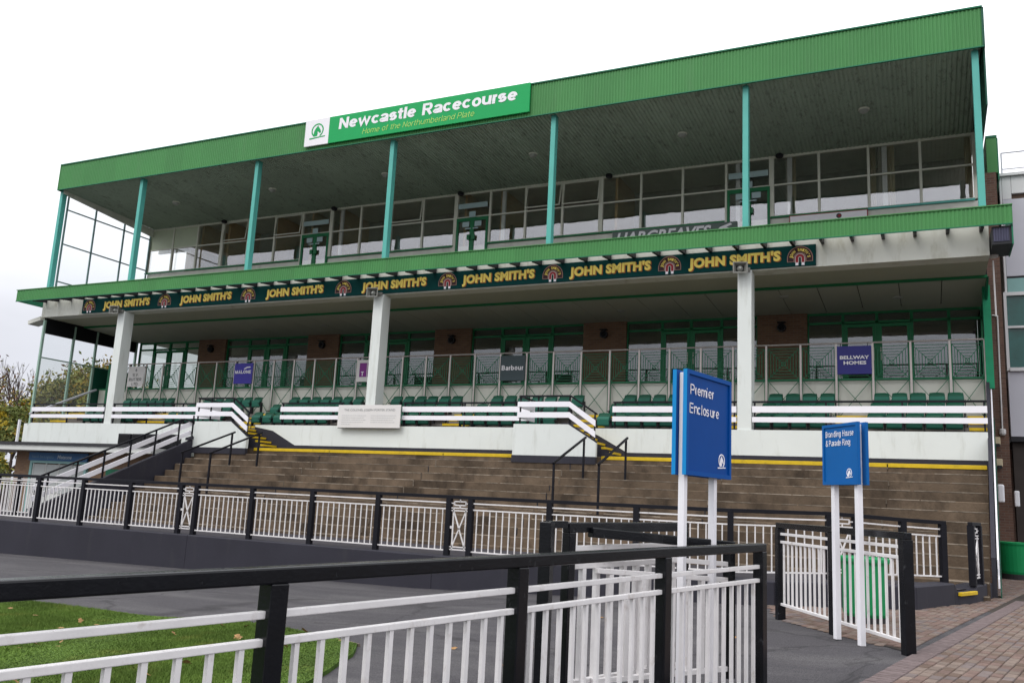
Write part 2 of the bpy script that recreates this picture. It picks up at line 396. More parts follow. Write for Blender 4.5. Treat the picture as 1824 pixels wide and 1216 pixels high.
# ------------------------------------------------------------------ mesh helpers
class MB:
    def __init__(s):
        s.v = []; s.f = []
    def add(s, vs, fs):
        n = len(s.v)
        s.v += [tuple(v) for v in vs]
        s.f += [tuple(i + n for i in f) for f in fs]
        return s
    def box(s, x0, x1, y0, y1, z0, z1):
        return s.add([(x0, y0, z0), (x1, y0, z0), (x1, y1, z0), (x0, y1, z0), (x0, y0, z1), (x1, y0, z1), (x1, y1, z1), (x0, y1, z1)],
                     [(0, 3, 2, 1), (4, 5, 6, 7), (0, 1, 5, 4), (1, 2, 6, 5), (2, 3, 7, 6), (3, 0, 4, 7)])
    def obox(s, c, a, b, d):
        c, a, b, d = Vector(c), Vector(a), Vector(b), Vector(d)
        P = [c - a - b - d, c + a - b - d, c + a + b - d, c - a + b - d, c - a - b + d, c + a - b + d, c + a + b + d, c - a + b + d]
        return s.add(P, [(0, 3, 2, 1), (4, 5, 6, 7), (0, 1, 5, 4), (1, 2, 6, 5), (2, 3, 7, 6), (3, 0, 4, 7)])
    def beam(s, p, q, w, h, up=(0, 0, 1)):
        p, q = Vector(p), Vector(q)
        d = (q - p)
        side = d.cross(Vector(up))
        if side.length < 1e-6:
            side = d.cross(Vector((0, 1, 0)))
        side.normalize()
        u = side.cross(d).normalized()
        return s.obox((p + q) / 2, d / 2, side * w / 2, u * h / 2)
    def tube(s, p, q, r, r1=None, n=8):
        p, q = Vector(p), Vector(q)
        r1 = r if r1 is None else r1
        d = (q - p).normalized()
        a = d.cross(Vector((0.3, 0.1, 1)) if abs(d.z) < .9 else Vector((1, 0.2, 0))).normalized()
        b = d.cross(a)
        vs = [p + (a * math.cos(t) + b * math.sin(t)) * r for t in [2 * math.pi * i / n for i in range(n)]]
        vs += [q + (a * math.cos(t) + b * math.sin(t)) * r1 for t in [2 * math.pi * i / n for i in range(n)]]
        fs = [(i, (i + 1) % n, n + (i + 1) % n, n + i) for i in range(n)]
        fs += [tuple(range(n - 1, -1, -1)), tuple(range(n, 2 * n))]
        return s.add(vs, fs)
    def path(s, pts, r, n=8):
        for a, b in zip(pts[:-1], pts[1:]):
            s.tube(a, b, r, n=n)
        return s
    def prism(s, poly, o, u, v, d):
        o, u, v, d = Vector(o), Vector(u), Vector(v), Vector(d)
        n = len(poly)
        A = [o + u * a + v * b for a, b in poly]
        return s.add(A + [p + d for p in A], [tuple(range(n - 1, -1, -1)), tuple(range(n, 2 * n))] + [(i, (i + 1) % n, n + (i + 1) % n, n + i) for i in range(n)])
    def lathe(s, prof, c, n=24):
        c = Vector(c)
        vs = []
        for r, z in prof:
            vs += [c + Vector((r * math.cos(2 * math.pi * i / n), r * math.sin(2 * math.pi * i / n), z)) for i in range(n)]
        fs = []
        for k in range(len(prof) - 1):
            fs += [(k * n + i, k * n + (i + 1) % n, (k + 1) * n + (i + 1) % n, (k + 1) * n + i) for i in range(n)]
        fs += [tuple(range(n - 1, -1, -1)), tuple(range((len(prof) - 1) * n, len(prof) * n))]
        return s.add(vs, fs)
    def corr(s, p0, ax, L_, ext, nrm, pitch, depth):
        """trapezoid corrugated sheet: profile runs along ax, extruded by ext, ribs stand out along nrm"""
        p0, ax, ext, nrm = Vector(p0), Vector(ax).normalized(), Vector(ext), Vector(nrm).normalized()
        n = max(1, int(round(L_ / pitch)))
        st = L_ / n
        prof = []
        for i in range(n):
            prof += [(i * st, 0), (i * st + st * .2, depth), (i * st + st * .6, depth), (i * st + st * .8, 0)]
        prof.append((L_, 0))
        A = [p0 + ax * a + nrm * b for a, b in prof]
        k = len(A)
        return s.add(A + [a + ext for a in A], [(i, i + 1, k + i + 1, k + i) for i in range(k - 1)])
    def mesh(s, name, mat, inv=None, smooth=False):
        me = D.meshes.new(name)
        vs = s.v
        if inv is not None:
            vs = [tuple(inv @ Vector(v)) for v in vs]
        me.from_pydata(vs, [], s.f)
        me.update()
        if mat:
            me.materials.append(mat)
        if smooth:
            for p in me.polygons:
                p.use_smooth = True
        return me

ROOT = {}
def thing(name, label, cat, loc=(0, 0, 0), rz=0.0, group=None):
    o = D.objects.new(name, None)
    o.empty_display_size = 0.2
    COL.objects.link(o)
    o.location = loc
    o.rotation_euler = (0, 0, rz)
    o['label'] = label; o['category'] = cat
    if group: o['group'] = group
    ROOT[o.name] = Matrix.Translation(loc) @ Matrix.Rotation(rz, 4, 'Z')
    return o
def rootmat(p):
    while p.parent is not None:
        p = p.parent
    return ROOT[p.name]
def part(name, mb, mat, parent, label=None, smooth=False, bev=0.0, kind=None):
    me = mb if isinstance(mb, bpy.types.Mesh) else mb.mesh(name, mat, rootmat(parent).inverted(), smooth)
    o = D.objects.new(name, me)
    COL.objects.link(o)
    o.parent = parent
    if label: o['label'] = label
    if kind: o['kind'] = kind
    if bev:
        b = o.modifiers.new('bevel', 'BEVEL'); b.width = bev; b.segments = 2; b.limit_method = 'ANGLE'
    return o
def inst(name, me, parent, loc, rz=0.0, sz=None, kind=None):
    """shared mesh placed at a world position under its thing"""
    o = D.objects.new(name, me)
    COL.objects.link(o)
    o.parent = parent
    m = rootmat(parent).inverted() @ (Matrix.Translation(loc) @ Matrix.Rotation(rz, 4, 'Z'))
    if sz: m = m @ Matrix.Diagonal((1, 1, sz, 1))
    o.matrix_local = m
    if kind: o['kind'] = kind
    return o
def solo(name, mb, mat, label, cat, base, group=None, smooth=False, bev=0.0):
    me = mb.mesh(name, mat, Matrix.Translation(base).inverted(), smooth)
    o = D.objects.new(name, me)
    COL.objects.link(o)
    o.location = base
    o['label'] = label; o['category'] = cat
    if group: o['group'] = group
    ROOT[o.name] = Matrix.Translation(base)
    if bev:
        b = o.modifiers.new('bevel', 'BEVEL'); b.width = bev; b.segments = 2; b.limit_method = 'ANGLE'
    return o
def struct(name, mb, mat, kind='structure', smooth=False):
    me = mb.mesh(name, mat, None, smooth)
    o = D.objects.new(name, me)
    COL.objects.link(o)
    o['kind'] = kind
    ROOT[o.name] = Matrix.Identity(4)
    return o
def copy_tree(o, parent=None, loc=None, label=None):
    c = o.copy(); COL.objects.link(c)
    if parent is not None:
        c.parent = parent
        c.matrix_parent_inverse = o.matrix_parent_inverse.copy()
    if loc is not None:
        c.location = loc
        ROOT[c.name] = Matrix.Translation(loc) @ Matrix.Rotation(c.rotation_euler[2], 4, 'Z')
    if label: c['label'] = label
    for ch in list(o.children):
        copy_tree(ch, c)
    return c

def text_mb(s, o, ux, uz, width, height, bold=0.0, shear=0.0, thick=0.004, spacing=1.0, fit_caps=True):
    """lettering fitted to width x cap height, standing on plane (o, ux, uz)"""
    cu = D.curves.new('lettering_curve', 'FONT')
    cu.body = s
    cu.size = 1.0
    cu.offset = bold
    cu.shear = shear
    cu.space_character = spacing
    cu.resolution_u = 3
    ob = D.objects.new('lettering_curve', cu)
    me = D.meshes.new_from_object(ob)
    vs = np.empty(len(me.vertices) * 3); me.vertices.foreach_get('co', vs)
    vs = vs.reshape(-1, 3)
    fs = [tuple(p.vertices) for p in me.polygons]
    D.objects.remove(ob); D.curves.remove(cu); D.meshes.remove(me)
    x0, x1 = vs[:, 0].min(), vs[:, 0].max()
    cap = 0.73 + 2 * bold
    o, ux, uz = Vector(o), Vector(ux).normalized(), Vector(uz).normalized()
    nrm = ux.cross(uz)
    sx = width / (x1 - x0); sz = height / cap
    mb = MB()
    mb.add([o + ux * float((v[0] - x0) * sx) + uz * float((v[1] + bold) * sz) + nrm * thick for v in vs], fs)
    return mb

# ------------------------------------------------------------------ a plain grotesque drawn with strokes
def _arc(cx, cy, rx, ry, a0, a1, n=14):
    return [(cx + rx * math.cos(math.radians(a0 + (a1 - a0) * i / n)), cy + ry * math.sin(math.radians(a0 + (a1 - a0) * i / n))) for i in range(n + 1)]
def glyph(c, t):
    """body width and stroke centre lines of one letter, cap height 1, stroke t"""
    h = t / 2; xh = .745; w = .56 + .35 * t; W = .68 + .30 * t
    rx, ry = w / 2 - h, xh / 2 - h
    o = _arc(w / 2, xh / 2, rx, ry + .008, 0, 360, 28)
    ax = w / 2 - h
    arch = [(h, xh * .22)] + _arc(w / 2, xh - h - ax * .9, ax, ax * .9, 180, 0, 12) + [(w - h, 0)]
    if c == 'o': return w, [o]
    if c == 'c': return w * .95, [_arc(w / 2, xh / 2, rx, ry, 42, 318, 22)]
    if c == 'e': return w, [_arc(w / 2, xh / 2, rx, ry, 0, 318, 24), [(h, xh / 2), (w - h, xh / 2)]]
    if c == 'n': return w, [[(h, 0), (h, xh)], arch]
    if c == 'h': return w, [[(h, 0), (h, 1)], arch]
    if c == 'm':
        m = w * .82; a = m / 2 - h
        A = [(h, xh * .22)] + _arc(m / 2, xh - h - a, a, a, 180, 0, 10) + [(m - h, 0)]
        return 2 * m - t, [[(h, 0), (h, xh)], A, [(x + m - t, y) for x, y in A]]
    if c == 'r': return w * .50, [[(h, 0), (h, xh)], [(h, xh * .22)] + _arc(h + ax * .9, xh - h - ax * .9, ax * .9, ax * .9, 180, 88, 8)]
    if c == 'u': return w, [[(w - h, 0), (w - h, xh)], [(w - x, xh - y) for x, y in arch]]
    if c == 'l': return t, [[(h, 0), (h, 1)]]
    if c == 'i': return t, [[(h, 0), (h, xh)], [(h, 1 - t), (h, 1)]]
    if c == 't': return .30 + .5 * t, [[(.10 + h, .95), (.10 + h, .16)] + _arc(.10 + h + .13, .16, .13, .16 - h, 180, 280, 6), [(0, xh - h), (.30 + .5 * t, xh - h)]]
    if c == 'f': return .30 + .4 * t, [[(.10 + h, 0), (.10 + h, .83)] + _arc(.10 + h + .13, .83, .13, .17 - h, 180, 85, 6), [(0, xh - h), (.30 + .4 * t, xh - h)]]
    if c == 'b': return w, [o, [(h, 0), (h, 1)]]
    if c == 'd': return w, [o, [(w - h, 0), (w - h, 1)]]
    if c == 'g': return w, [o, [(w - h, xh), (w - h, -.05)] + _arc(w / 2, -.05, rx, .20 - h, 0, -150, 10)]
    if c == 'a':
        q = .42 * xh
        return w * .98, [_arc(w / 2, xh - h - .17, w / 2 - h, .17, 165, 0, 10) + [(w - h, 0)],
                         [(w - h, .42)] + _arc(w / 2 - .02, q / 2 + h * .4, w / 2 - h - .0, q / 2 - h * .5, 80, 290, 14) + [(w - h, .20)]]
    if c == 's':
        v = w * .92
        return v, [_arc(v / 2, xh - h - .155, v / 2 - h, .155, 25, 250, 12) + _arc(v / 2, h + .165, v / 2 - h, .165, 80, -155, 12)]
    if c == 'w':
        q = .88 + .45 * t
        return q, [[(h * .9, xh - h * .3), (q * .29, h * .7), (q * .5, xh - h * .9), (q * .71, h * .7), (q - h * .9, xh - h * .3)]]
    if c == 'N': return W, [[(h, 0), (h, 1)], [(W - h, 0), (W - h, 1)], [(h, 1 - h * .6), (W - h, h * .6)]]
    if c == 'H': return W, [[(h, 0), (h, 1)], [(W - h, 0), (W - h, 1)], [(h, .52), (W - h, .52)]]
    P_ = lambda y0, xr: [(h, 1 - h), (xr - .24, 1 - h)] + _arc(xr - .24, (1 - h + y0) / 2, .24 - h, (1 - h - y0) / 2, 90, -90, 10) + [(h, y0)]
    if c == 'P': return W * .93, [[(h, 0), (h, 1)], P_(.44, W * .93)]
    if c == 'R': return W, [[(h, 0), (h, 1)], P_(.47, W * .96), [(W * .5, .47), (W - h * 1.1, 0)]]
    if c == 'B': return W * .95, [[(h, 0), (h, 1)], P_(.53, W * .9), [(W * .5, .53)] + _arc(W * .95 - .26, (.53 + h) / 2, .26 - h, (.53 - h) / 2, 90, -90, 10) + [(h, h)]]
    if c == 'D': return W, [[(h, 0), (h, 1)], [(h, 1 - h), (W - .36, 1 - h)] + _arc(W - .36, .5, .36 - h, .5 - h, 90, -90, 14) + [(h, h)]]
    if c == 'E': return W * .86, [[(h, 0), (h, 1)], [(h, 1 - h), (W * .86, 1 - h)], [(h, .52), (W * .8, .52)], [(h, h), (W * .86, h)]]
    if c == 'L': return W * .78, [[(h, 1), (h, 0)], [(h, h), (W * .78, h)]]
    if c == 'T': return W * .9, [[(W * .45, 0), (W * .45, 1)], [(0, 1 - h), (W * .9, 1 - h)]]
    if c == 'U': return W, [[(h, 1), (h, .34)] + _arc(W / 2, .34, W / 2 - h, .34 - h, 180, 360, 14) + [(W - h, 1)]]
    if c == 'V': return W, [[(h, 1), (W / 2, h * .5), (W - h, 1)]]
    if c == 'A': return W, [[(h, 0), (W / 2, 1 - h * .5), (W - h, 0)], [(W * .2, .3), (W * .8, .3)]]
    if c == 'M': return W * 1.15, [[(h, 0), (h, 1)], [(W * 1.15 - h, 0), (W * 1.15 - h, 1)], [(h, 1), (W * .575, .1), (W * 1.15 - h, 1)]]
    if c == 'O': return W * 1.08, [_arc(W * .54, .5, W * .54 - h, .5 - h, 0, 360, 30)]
    if c == 'S': return W * .95, [_arc(W * .475, 1 - h - .22, W * .475 - h, .22, 20, 250, 12) + _arc(W * .475, h + .235, W * .475 - h, .235, 82, -160, 12)]
    if c == '.': return t, [[(h, 0), (h, t)]]
    if c == '&': return .72, [[(.70, 0), (.20, .66)] + _arc(.33, .80, .15, .14, 200, -40, 10) + [(.16, .40)] + _arc(.28, .23, .22, .2, 130, 300, 10) + [(.62, .42)]]
    return .3, []
def grotesque(s, o, ux, uz, width, height, t=.12, shear=0.0, thick=.004, gap=.13, space=.34):
    P = []; x = 0.0
    for ch in s:
        if ch == ' ':
            x += space; continue
        w, st = glyph(ch, t)
        P += [[(x + a, b) for a, b in k] for k in st]
        x += w + gap
    x -= gap
    o, ux, uz = Vector(o), Vector(ux).normalized(), Vector(uz).normalized()
    nrm = ux.cross(uz)
    mb = MB(); h = t / 2
    for si, k in enumerate(P):
        closed = math.hypot(k[0][0] - k[-1][0], k[0][1] - k[-1][1]) < 1e-6
        n = len(k); Lf, Rt = [], []
        for i in range(n):
            a = k[i - 1] if i else (k[-2] if closed else None)
            b = k[i + 1] if i < n - 1 else (k[1] if closed else None)
            d1 = Vector((k[i][0] - a[0], k[i][1] - a[1])) if a else None
            d2 = Vector((b[0] - k[i][0], b[1] - k[i][1])) if b else None
            d1 = d1.normalized() if d1 is not None and d1.length > 1e-7 else None
            d2 = d2.normalized() if d2 is not None and d2.length > 1e-7 else None
            d1 = d1 or d2; d2 = d2 or d1
            dd = d1 + d2
            dd = dd.normalized() if dd.length > 1e-4 else d1
            m_ = h / max(.45, dd.dot(d1))
            Lf.append((k[i][0] - dd.y * m_, k[i][1] + dd.x * m_)); Rt.append((k[i][0] + dd.y * m_, k[i][1] - dd.x * m_))
        q = thick + (si % 3) * .003
        def W3(p):
            return o + ux * ((p[0] / x) * width + shear * p[1] * height) + uz * (p[1] * height) + nrm * q
        mb.add([W3(p) for p in Lf + Rt], [(n + i, n + i + 1, i + 1, i) for i in range(n - 1)])
    return mb

def sstep(a, b, v):
    t = min(1.0, max(0.0, (v - a) / (b - a))); return t * t * (3 - 2 * t)
def gd(x, y):
    """ground with the shallow dip the nearest railing stands in"""
    return g(x) - .20 * sstep(-3.9, -2.9, x) * (1 - sstep(8.4, 10.4, y)) * (1 - sstep(-.95, -.55, x))
def g(x):
    if x < -9: return -0.31 + (x + 9) * 0.0145
    if x < 0: return 0.07 + x * 0.0422
    return 0.07

X, Yv, Zv = Vector((1, 0, 0)), Vector((0, 1, 0)), Vector((0, 0, 1))

# ================================================================== GROUND
xs = [-400, -160, -90, -60, -45, -36, -30, -26, -23, -20, -17, -14, -11, -9, -7, -5.5, -4.5] + [-4 + .2 * i for i in range(21)] + [1, 3, 8, 20, 60, 200, 400]
mb = MB()
ys = [-120, -20, -4] + [.5 * i for i in range(25)] + [13, 15, 18, 22, 30, 45, 60]
vsn = []
for y in ys:
    for x in xs:
        vsn.append((x, y, gd(x, y) if x > -40 else g(-40)))
nx = len(xs)
mb.add(vsn, [(j * nx + i, j * nx + i + 1, (j + 1) * nx + i + 1, (j + 1) * nx + i) for j in range(len(ys) - 1) for i in range(nx - 1)])
struct('ground', mb, m_asphalt)
mb = MB(); mb.add([(-900, -300, -0.95), (900, -300, -0.95), (900, 1100, -0.95), (-900, 1100, -0.95)], [(0, 1, 2, 3)])
struct('field', mb, m_field)

# lawn
lawn = [(-22, 6.2), (-14.5, 8.95), (-12.36, 8.9), (-10.68, 8.72), (-9.24, 8.75), (-8.12, 8.9), (-7.01, 8.68), (-6.1, 8.35), (-5.46, 8.0), (-5.1, 7.4), (-4.85, 6.8), (-4.57, 6.1), (-4.2, 4.9), (-3.9, 2.6), (-3.9, -2), (-22, -2)]
top_pts = lawn[:14]
lx = sorted(set([p[0] for p in top_pts] + [-22 + .25 * i for i in range(72)]))
lx = [x for x in lx if x <= -3.9]
ly = [float(np.interp(x, [p[0] for p in top_pts], [p[1] for p in top_pts])) for x in lx]
mb = MB(); n = len(lx)
# a slightly ragged edge, the turf a few centimetres above the tarmac
ly = [y + (random.uniform(-.02, .03) if 0 < i < n - 1 else 0) for i, y in enumerate(ly)]
mb.add([(x, y, g(x) + .035) for x, y in zip(lx, ly)] + [(x, -2, g(x) + .035) for x in lx] + [(x, y + .02, g(x) - .08) for x, y in zip(lx, ly)],
       [(i, n + i, n + i + 1, i + 1) for i in range(n - 1)] + [(i, i + 1, 2 * n + i + 1, 2 * n + i) for i in range(n - 1)])
struct('lawn', mb, m_soil)
# thin concrete edging
mb = MB()
for a, b in zip(lawn[1:8], lawn[2:9]):
    mb.beam((a[0] + .02, a[1] + .02, g(a[0]) + .005), (b[0] + .02, b[1] + .02, g(b[0]) + .005), .03, .05)
struct('lawn_edging', mb, m_conc_edge)

def inside(px, py, poly):
    c = np.zeros(len(px), bool)
    j = len(poly) - 1
    for i in range(len(poly)):
        xi, yi = poly[i]; xj, yj = poly[j]
        cond = ((yi > py) != (yj > py)) & (px < (xj - xi) * (py - yi) / (yj - yi + 1e-12) + xi)
        c ^= cond
        j = i
    return c
gv = np.vectorize(g)
N = 620000
px = rng.uniform(-14, -3.9, N); py = rng.uniform(1.2, 9, N)
k = inside(px, py, lawn) & (py > -0.35 * px + .3)
px, py = px[k], py[k]
N = len(px)
hh = rng.uniform(0.014, 0.038, N) * (0.8 + 0.5 * np.sin(px * 2.1 + py * 1.3))
ang = rng.uniform(0, 2 * np.pi, N)
lean = rng.uniform(0.0, 0.03, N); la = rng.uniform(0, 2 * np.pi, N)
w = 0.0055
V = np.empty((N, 3, 3))
bz = gv(px) + 0.034
V[:, 0] = np.stack([px - w * np.cos(ang), py - w * np.sin(ang), bz], 1)
V[:, 1] = np.stack([px + w * np.cos(ang), py + w * np.sin(ang), bz], 1)
V[:, 2] = np.stack([px + lean * np.cos(la), py + lean * np.sin(la), bz + np.abs(hh)], 1)
me = D.meshes.new('grass')
me.vertices.add(3 * N); me.loops.add(3 * N); me.polygons.add(N)
me.vertices.foreach_set('co', V.ravel())
me.loops.foreach_set('vertex_index', np.arange(3 * N))
me.polygons.foreach_set('loop_start', np.arange(0, 3 * N, 3))
me.polygons.foreach_set('loop_total', np.full(N, 3))
me.update(); me.validate()
me.materials.append(m_grass)
o = D.objects.new('grass', me); COL.objects.link(o); o['kind'] = 'stuff'

# fallen leaves on lawn and asphalt
mb = MB()
for i in range(75):
    if i < 52:
        x, y = random.uniform(-11, -4.4), random.uniform(3.5, 8.6)
        if not inside(np.array([x]), np.array([y]), lawn)[0]:
            continue
        z = g(x) + 0.07
    else:
        x, y = random.uniform(-4.5, -0.3), random.uniform(5.5, 13); z = gd(x, y) + 0.012
    a = random.uniform(0, 6.28); s = random.uniform(.03, .055); t = random.uniform(-.02, .03)
    P = [Vector((x, y, z)) + Vector((math.cos(a + q) * s * r, math.sin(a + q) * s * r, t * math.sin(q))) for q, r in
         [(0, 1.3), (.6, .55), (1.1, 1), (1.7, .5), (2.6, .9), (3.14, .5), (3.7, .9), (4.5, .5), (5.1, 1), (5.7, .55)]]
    mb.add(P, [tuple(range(len(P)))])
struct('fallen_leaves', mb, m_leaf_dead, kind='stuff')

# ------------------------------------------------------------------ brick pavement
bdir = Vector((0.178, 0.984, 0)); bper = Vector((0.984, -0.178, 0))
b0 = Vector((-0.575, 8.33, 0))
pave_poly = [(-1.05, 5.6), (-0.575, 8.33), (-0.20, 10.42), (-1.96, 13.12), (-2.4, 15.0), (-0.25, 15.45), (0.70, 17.85), (1.0, 19.35), (1.35, 26), (1.6, 29), (14, 29), (14, 5.6)]
mb = MB()
mb.add([(x, y, 0.074 if x > 0 else g(x) + 0.006) for x, y in pave_poly], [tuple(range(len(pave_poly)))])
pave = struct('brick_pavement', mb, m_sand)
def brick_mesh(lx, ly, lz=0.012):
    b = MB()
    c = .006
    b.add([(-lx, -ly, 0), (lx, -ly, 0), (lx, ly, 0), (-lx, ly, 0), (-lx + c, -ly + c, lz), (lx - c, -ly + c, lz), (lx - c, ly - c, lz), (-lx + c, ly - c, lz)],
          [(4, 5, 6, 7), (0, 1, 5, 4), (1, 2, 6, 5), (2, 3, 7, 6), (3, 0, 4, 7)])
    return b
paver_me = [brick_mesh(.047, .101).mesh('brick', m) for m in m_brickpave]
border_me = brick_mesh(.101, .047).mesh('brick', m_paveborder)
brz = math.atan2(-0.178, 0.984)
cand = []
farmb = [MB() for _ in m_brickpave]
farborder = MB()
gx0 = 0.225
for iu in range(-32, 60):
    for iv in range(-10, 104):
        off = 0.104 if iu % 2 else 0.0
        c = b0 + bper * (gx0 + .05 + iu * 0.0995) + bdir * (iv * 0.208 + off)
        if iu < -3 and True:
            pass
        ub = gx0 + .05 + iu * 0.0995
        if -0.03 < ub < gx0 + 0.04: continue
        if ub < 0: c = c - bper * .010
        if not inside(np.array([c.x]), np.array([c.y]), pave_poly)[0]: continue
        if ub < 0 and c.y < 10.9: continue
        vis = c.x < 0.088 * c.y + .15
        if not vis and c.y > 14: continue
        z = (0.074 if c.x > 0 else g(c.x) + 0.006)
        near = c.y if (vis and c.y > 7.8) else 99
        cand.append((near, c.x, c.y, z, random.choices(range(4), (4, 4, 2, 2))[0], 0))
for iv in range(-22, 110):
    c = b0 + bper * 0.115 + bdir * (iv * 0.0995)
    vis = c.x < 0.088 * c.y + .15
    cand.append((c.y if (vis and c.y > 7.8) else 99, c.x, c.y, 0.074 if c.x > 0 else g(c.x) + 0.006, 0, 1))
cand.sort()
for i, (near, x, y, z, mi, bd) in enumerate(cand):
    z += random.uniform(-.002, .002)
    if i < 290 and near < 90:
        inst('brick', border_me if bd else paver_me[mi], pave, (x, y, z), brz + random.uniform(-.012, .012))
    else:
        lx, ly = (.101, .047) if bd else (.047, .101)
        t = farborder if bd else farmb[mi]
        c = Vector((x, y, z)); h = .011; k = .006
        P = [c + bper * a + bdir * b + Zv * q for a, b, q in ((-lx, -ly, 0), (lx, -ly, 0), (lx, ly, 0), (-lx, ly, 0), (-lx + k, -ly + k, h), (lx - k, -ly + k, h), (lx - k, ly - k, h), (-lx + k, ly - k, h))]
        t.add(P, [(4, 5, 6, 7), (0, 1, 5, 4), (1, 2, 6, 5), (2, 3, 7, 6), (3, 0, 4, 7)])
# the pavers past the nearest ones joined into one part
fm = MB()
midx = []
for i, t in enumerate(farmb + [farborder]):
    midx += [i] * len(t.f)
    fm.add(t.v, t.f)
fme = fm.mesh('bricks_beyond', None)
for m in m_brickpave + [m_paveborder]:
    fme.materials.append(m)
fme.polygons.foreach_set('material_index', midx)
o = D.objects.new('bricks_beyond', fme); COL.objects.link(o); o.parent = pave; o['kind'] = 'stuff'

# ================================================================== PLINTH WALL AND WALKWAY
pl = thing('plinth_wall', 'dark grey low retaining wall below the far railing', 'wall', (-10, 15, -.3))
PLN = [(-30, 15.0, .335), (-14.95, 15.0, .335), (-8.65, 15.0, .335), (-2.3, 15.0, .36), (-0.22, 15.42, .43), (.34, 16.95, .43), (0.40, 17.05, .28), (0.70, 17.83, .28), (0.715, 17.9, .36), (1.03, 19.35, .36)]
def wallseg(a, b, th=.34, zb=-.8, gap=.004):
    a2, b2 = Vector((a[0], a[1], 0)), Vector((b[0], b[1], 0))
    d = (b2 - a2).normalized(); nrm = Vector((-d.y, d.x, 0))
    a2 += d * gap; b2 -= d * gap
    m = MB()
    za, zb2 = a[2], b[2]
    P = [a2, b2, b2 + nrm * th, a2 + nrm * th]
    m.add([p + Zv * zb for p in P] + [P[0] + Zv * (za - .02), P[1] + Zv * (zb2 - .02), P[2] + Zv * zb2, P[3] + Zv * za,
           P[0] + nrm * .02 + Zv * za, P[1] + nrm * .02 + Zv * zb2],
          [(0, 1, 5, 4), (4, 5, 9, 8), (8, 9, 6, 7), (1, 2, 6, 9, 5), (2, 3, 7, 6), (3, 0, 4, 8, 7), (0, 3, 2, 1)])
    return m
for a, b in zip(PLN[:-1], PLN[1:]):
    part('wall_segment', wallseg(a, b), m_plinth, pl)
# yellow nosing on the entrance step
m_ = MB()
a, b = Vector((.42, 17.02, .255)), Vector((.69, 17.75, .255))
m_.beam(a, b, .06, .06)
part('step_nosing', m_, m_yellow, pl, bev=.008)
mb = MB()
wp = [(-29, 15.3), (-2.35, 15.3), (-.3, 15.75), (.4, 17.4), (.95, 19.3), (1.1, 20), (-29, 20)]
mb.add([(x, y, .30) for x, y in wp], [tuple(range(len(wp)))])
struct('walkway', mb, m_walk)

# ================================================================== TERRACE
terr = thing('terrace', 'brown concrete standing terrace of wide steps below the white parapet', 'terrace', (-11, 19, .3))
SY, SZ, GO, RI = 23.2, 2.77, 0.397, 0.2175
joints = [-22.85, -17.5, -13.25, -9.0, -4.75, -0.9, 1.3]
for k in range(0, 13):
    y0, z0 = SY - GO * k, SZ - RI * k
    xr = [j + random.uniform(-.06, .06) if 0 < i < len(joints) - 1 else j for i, j in enumerate(joints)]
    xr[-1] = 1.26 - (23.2 - y0) * 0.066
    if k % 2 == 1:
        xr[5] = -1.9
    for a, b in zip(xr[:-1], xr[1:]):
        dz = random.uniform(-.006, .006); dy = random.uniform(-.008, .008)
        m_ = MB()
        back = y0 + (GO + .03 if k else .9)
        prof = [(y0 + dy, z0 - RI - .03), (y0 + dy, z0 - .018 + dz), (y0 + dy + .014, z0 + dz), (back, z0 + dz), (back, z0 - RI - .03)]
        m_.prism([(p - y0, q - z0) for p, q in prof], (a + .004, y0, z0), Yv, Zv, X * (b - a - .008))
        part('concrete_step', m_, m_conc, terr)
        # the worn pale arris of each slab
        m_ = MB()
        xa = a + random.uniform(.02, .5)
        while xa < b - .1:
            ln = min(random.uniform(.25, 1.7), b - .02 - xa)
            dd_ = random.uniform(0, .006)
            m_.prism([(-.0035, -.024 + dd_), (-.0035, -.015), (.0125, .0035), (.022, .0035), (.012, -.005)], (xa, y0 + dy, z0 + dz), Yv, Zv, X * ln)
            xa += ln + random.choice((.03, .08, .3, .7))
        part('worn_edge', m_, m_conc_edge, terr, kind='stuff')
    for j in xr[1:-1]:
        m_ = MB(); m_.box(j - .014, j + .014, y0 - .012, y0 + .03, z0 - RI * random.uniform(.5, .9), z0 - .01)
        part('joint_seal', m_, m_conc_edge if random.random() < .6 else m_dark, terr)
# yellow nosing along the top landing
for a, b in ((-20.58, -10.78), (-8.2, 1.24)):
    m_ = MB(); m_.box(a, b, SY - .012, SY + .12, SZ - .085, SZ + .012)
    part('step_nosing', m_, m_yellow, terr, bev=.006)

# ================================================================== GRANDSTAND
GS = thing('grandstand', 'two tier racecourse grandstand with green corrugated fascias, turquoise columns and white parapet', 'grandstand', (-16, 24, 0))
# --- parapet
m_ = MB()
rr = [(-33.2, 2.7), (-33.2, 3.35)] + [(-33.2 + .27 * (1 - math.cos(t)), 3.35 + .27 * math.sin(t)) for t in (.4, .8, 1.2, 1.57)] + [(-22.9, 3.62), (-22.9, 2.7)]
m_.prism(rr, (0, 23.9, 0), X, Zv, Yv * .2)
part('parapet', m_, m_parapet, GS)
for a, b, s0, s1 in ((-21.25, -10.72, -20.35, -19.45), (-9.0, 1.33, -8.47, -7.68)):
    # the wall above the dark band (band climbs with the stair flight)
    zz = 2.94
    m_ = MB()
    m_.prism([(s1, zz), (b, zz), (b, 3.62), (a, 3.62), (a, 3.55), (s0 - .1, 3.42)], (0, 23.9, 0), X, Zv, Yv * .2)
    part('parapet', m_, m_parapet, GS)
    m_ = MB()
    m_.prism([(a, 2.5), (b, 2.5), (b, zz - .003), (s1, zz - .003), (s0 - .1, 3.417), (a, 3.547)], (0, 23.905, 0), X, Zv, Yv * .19)
    part('skirting', m_, m_plinth, GS)
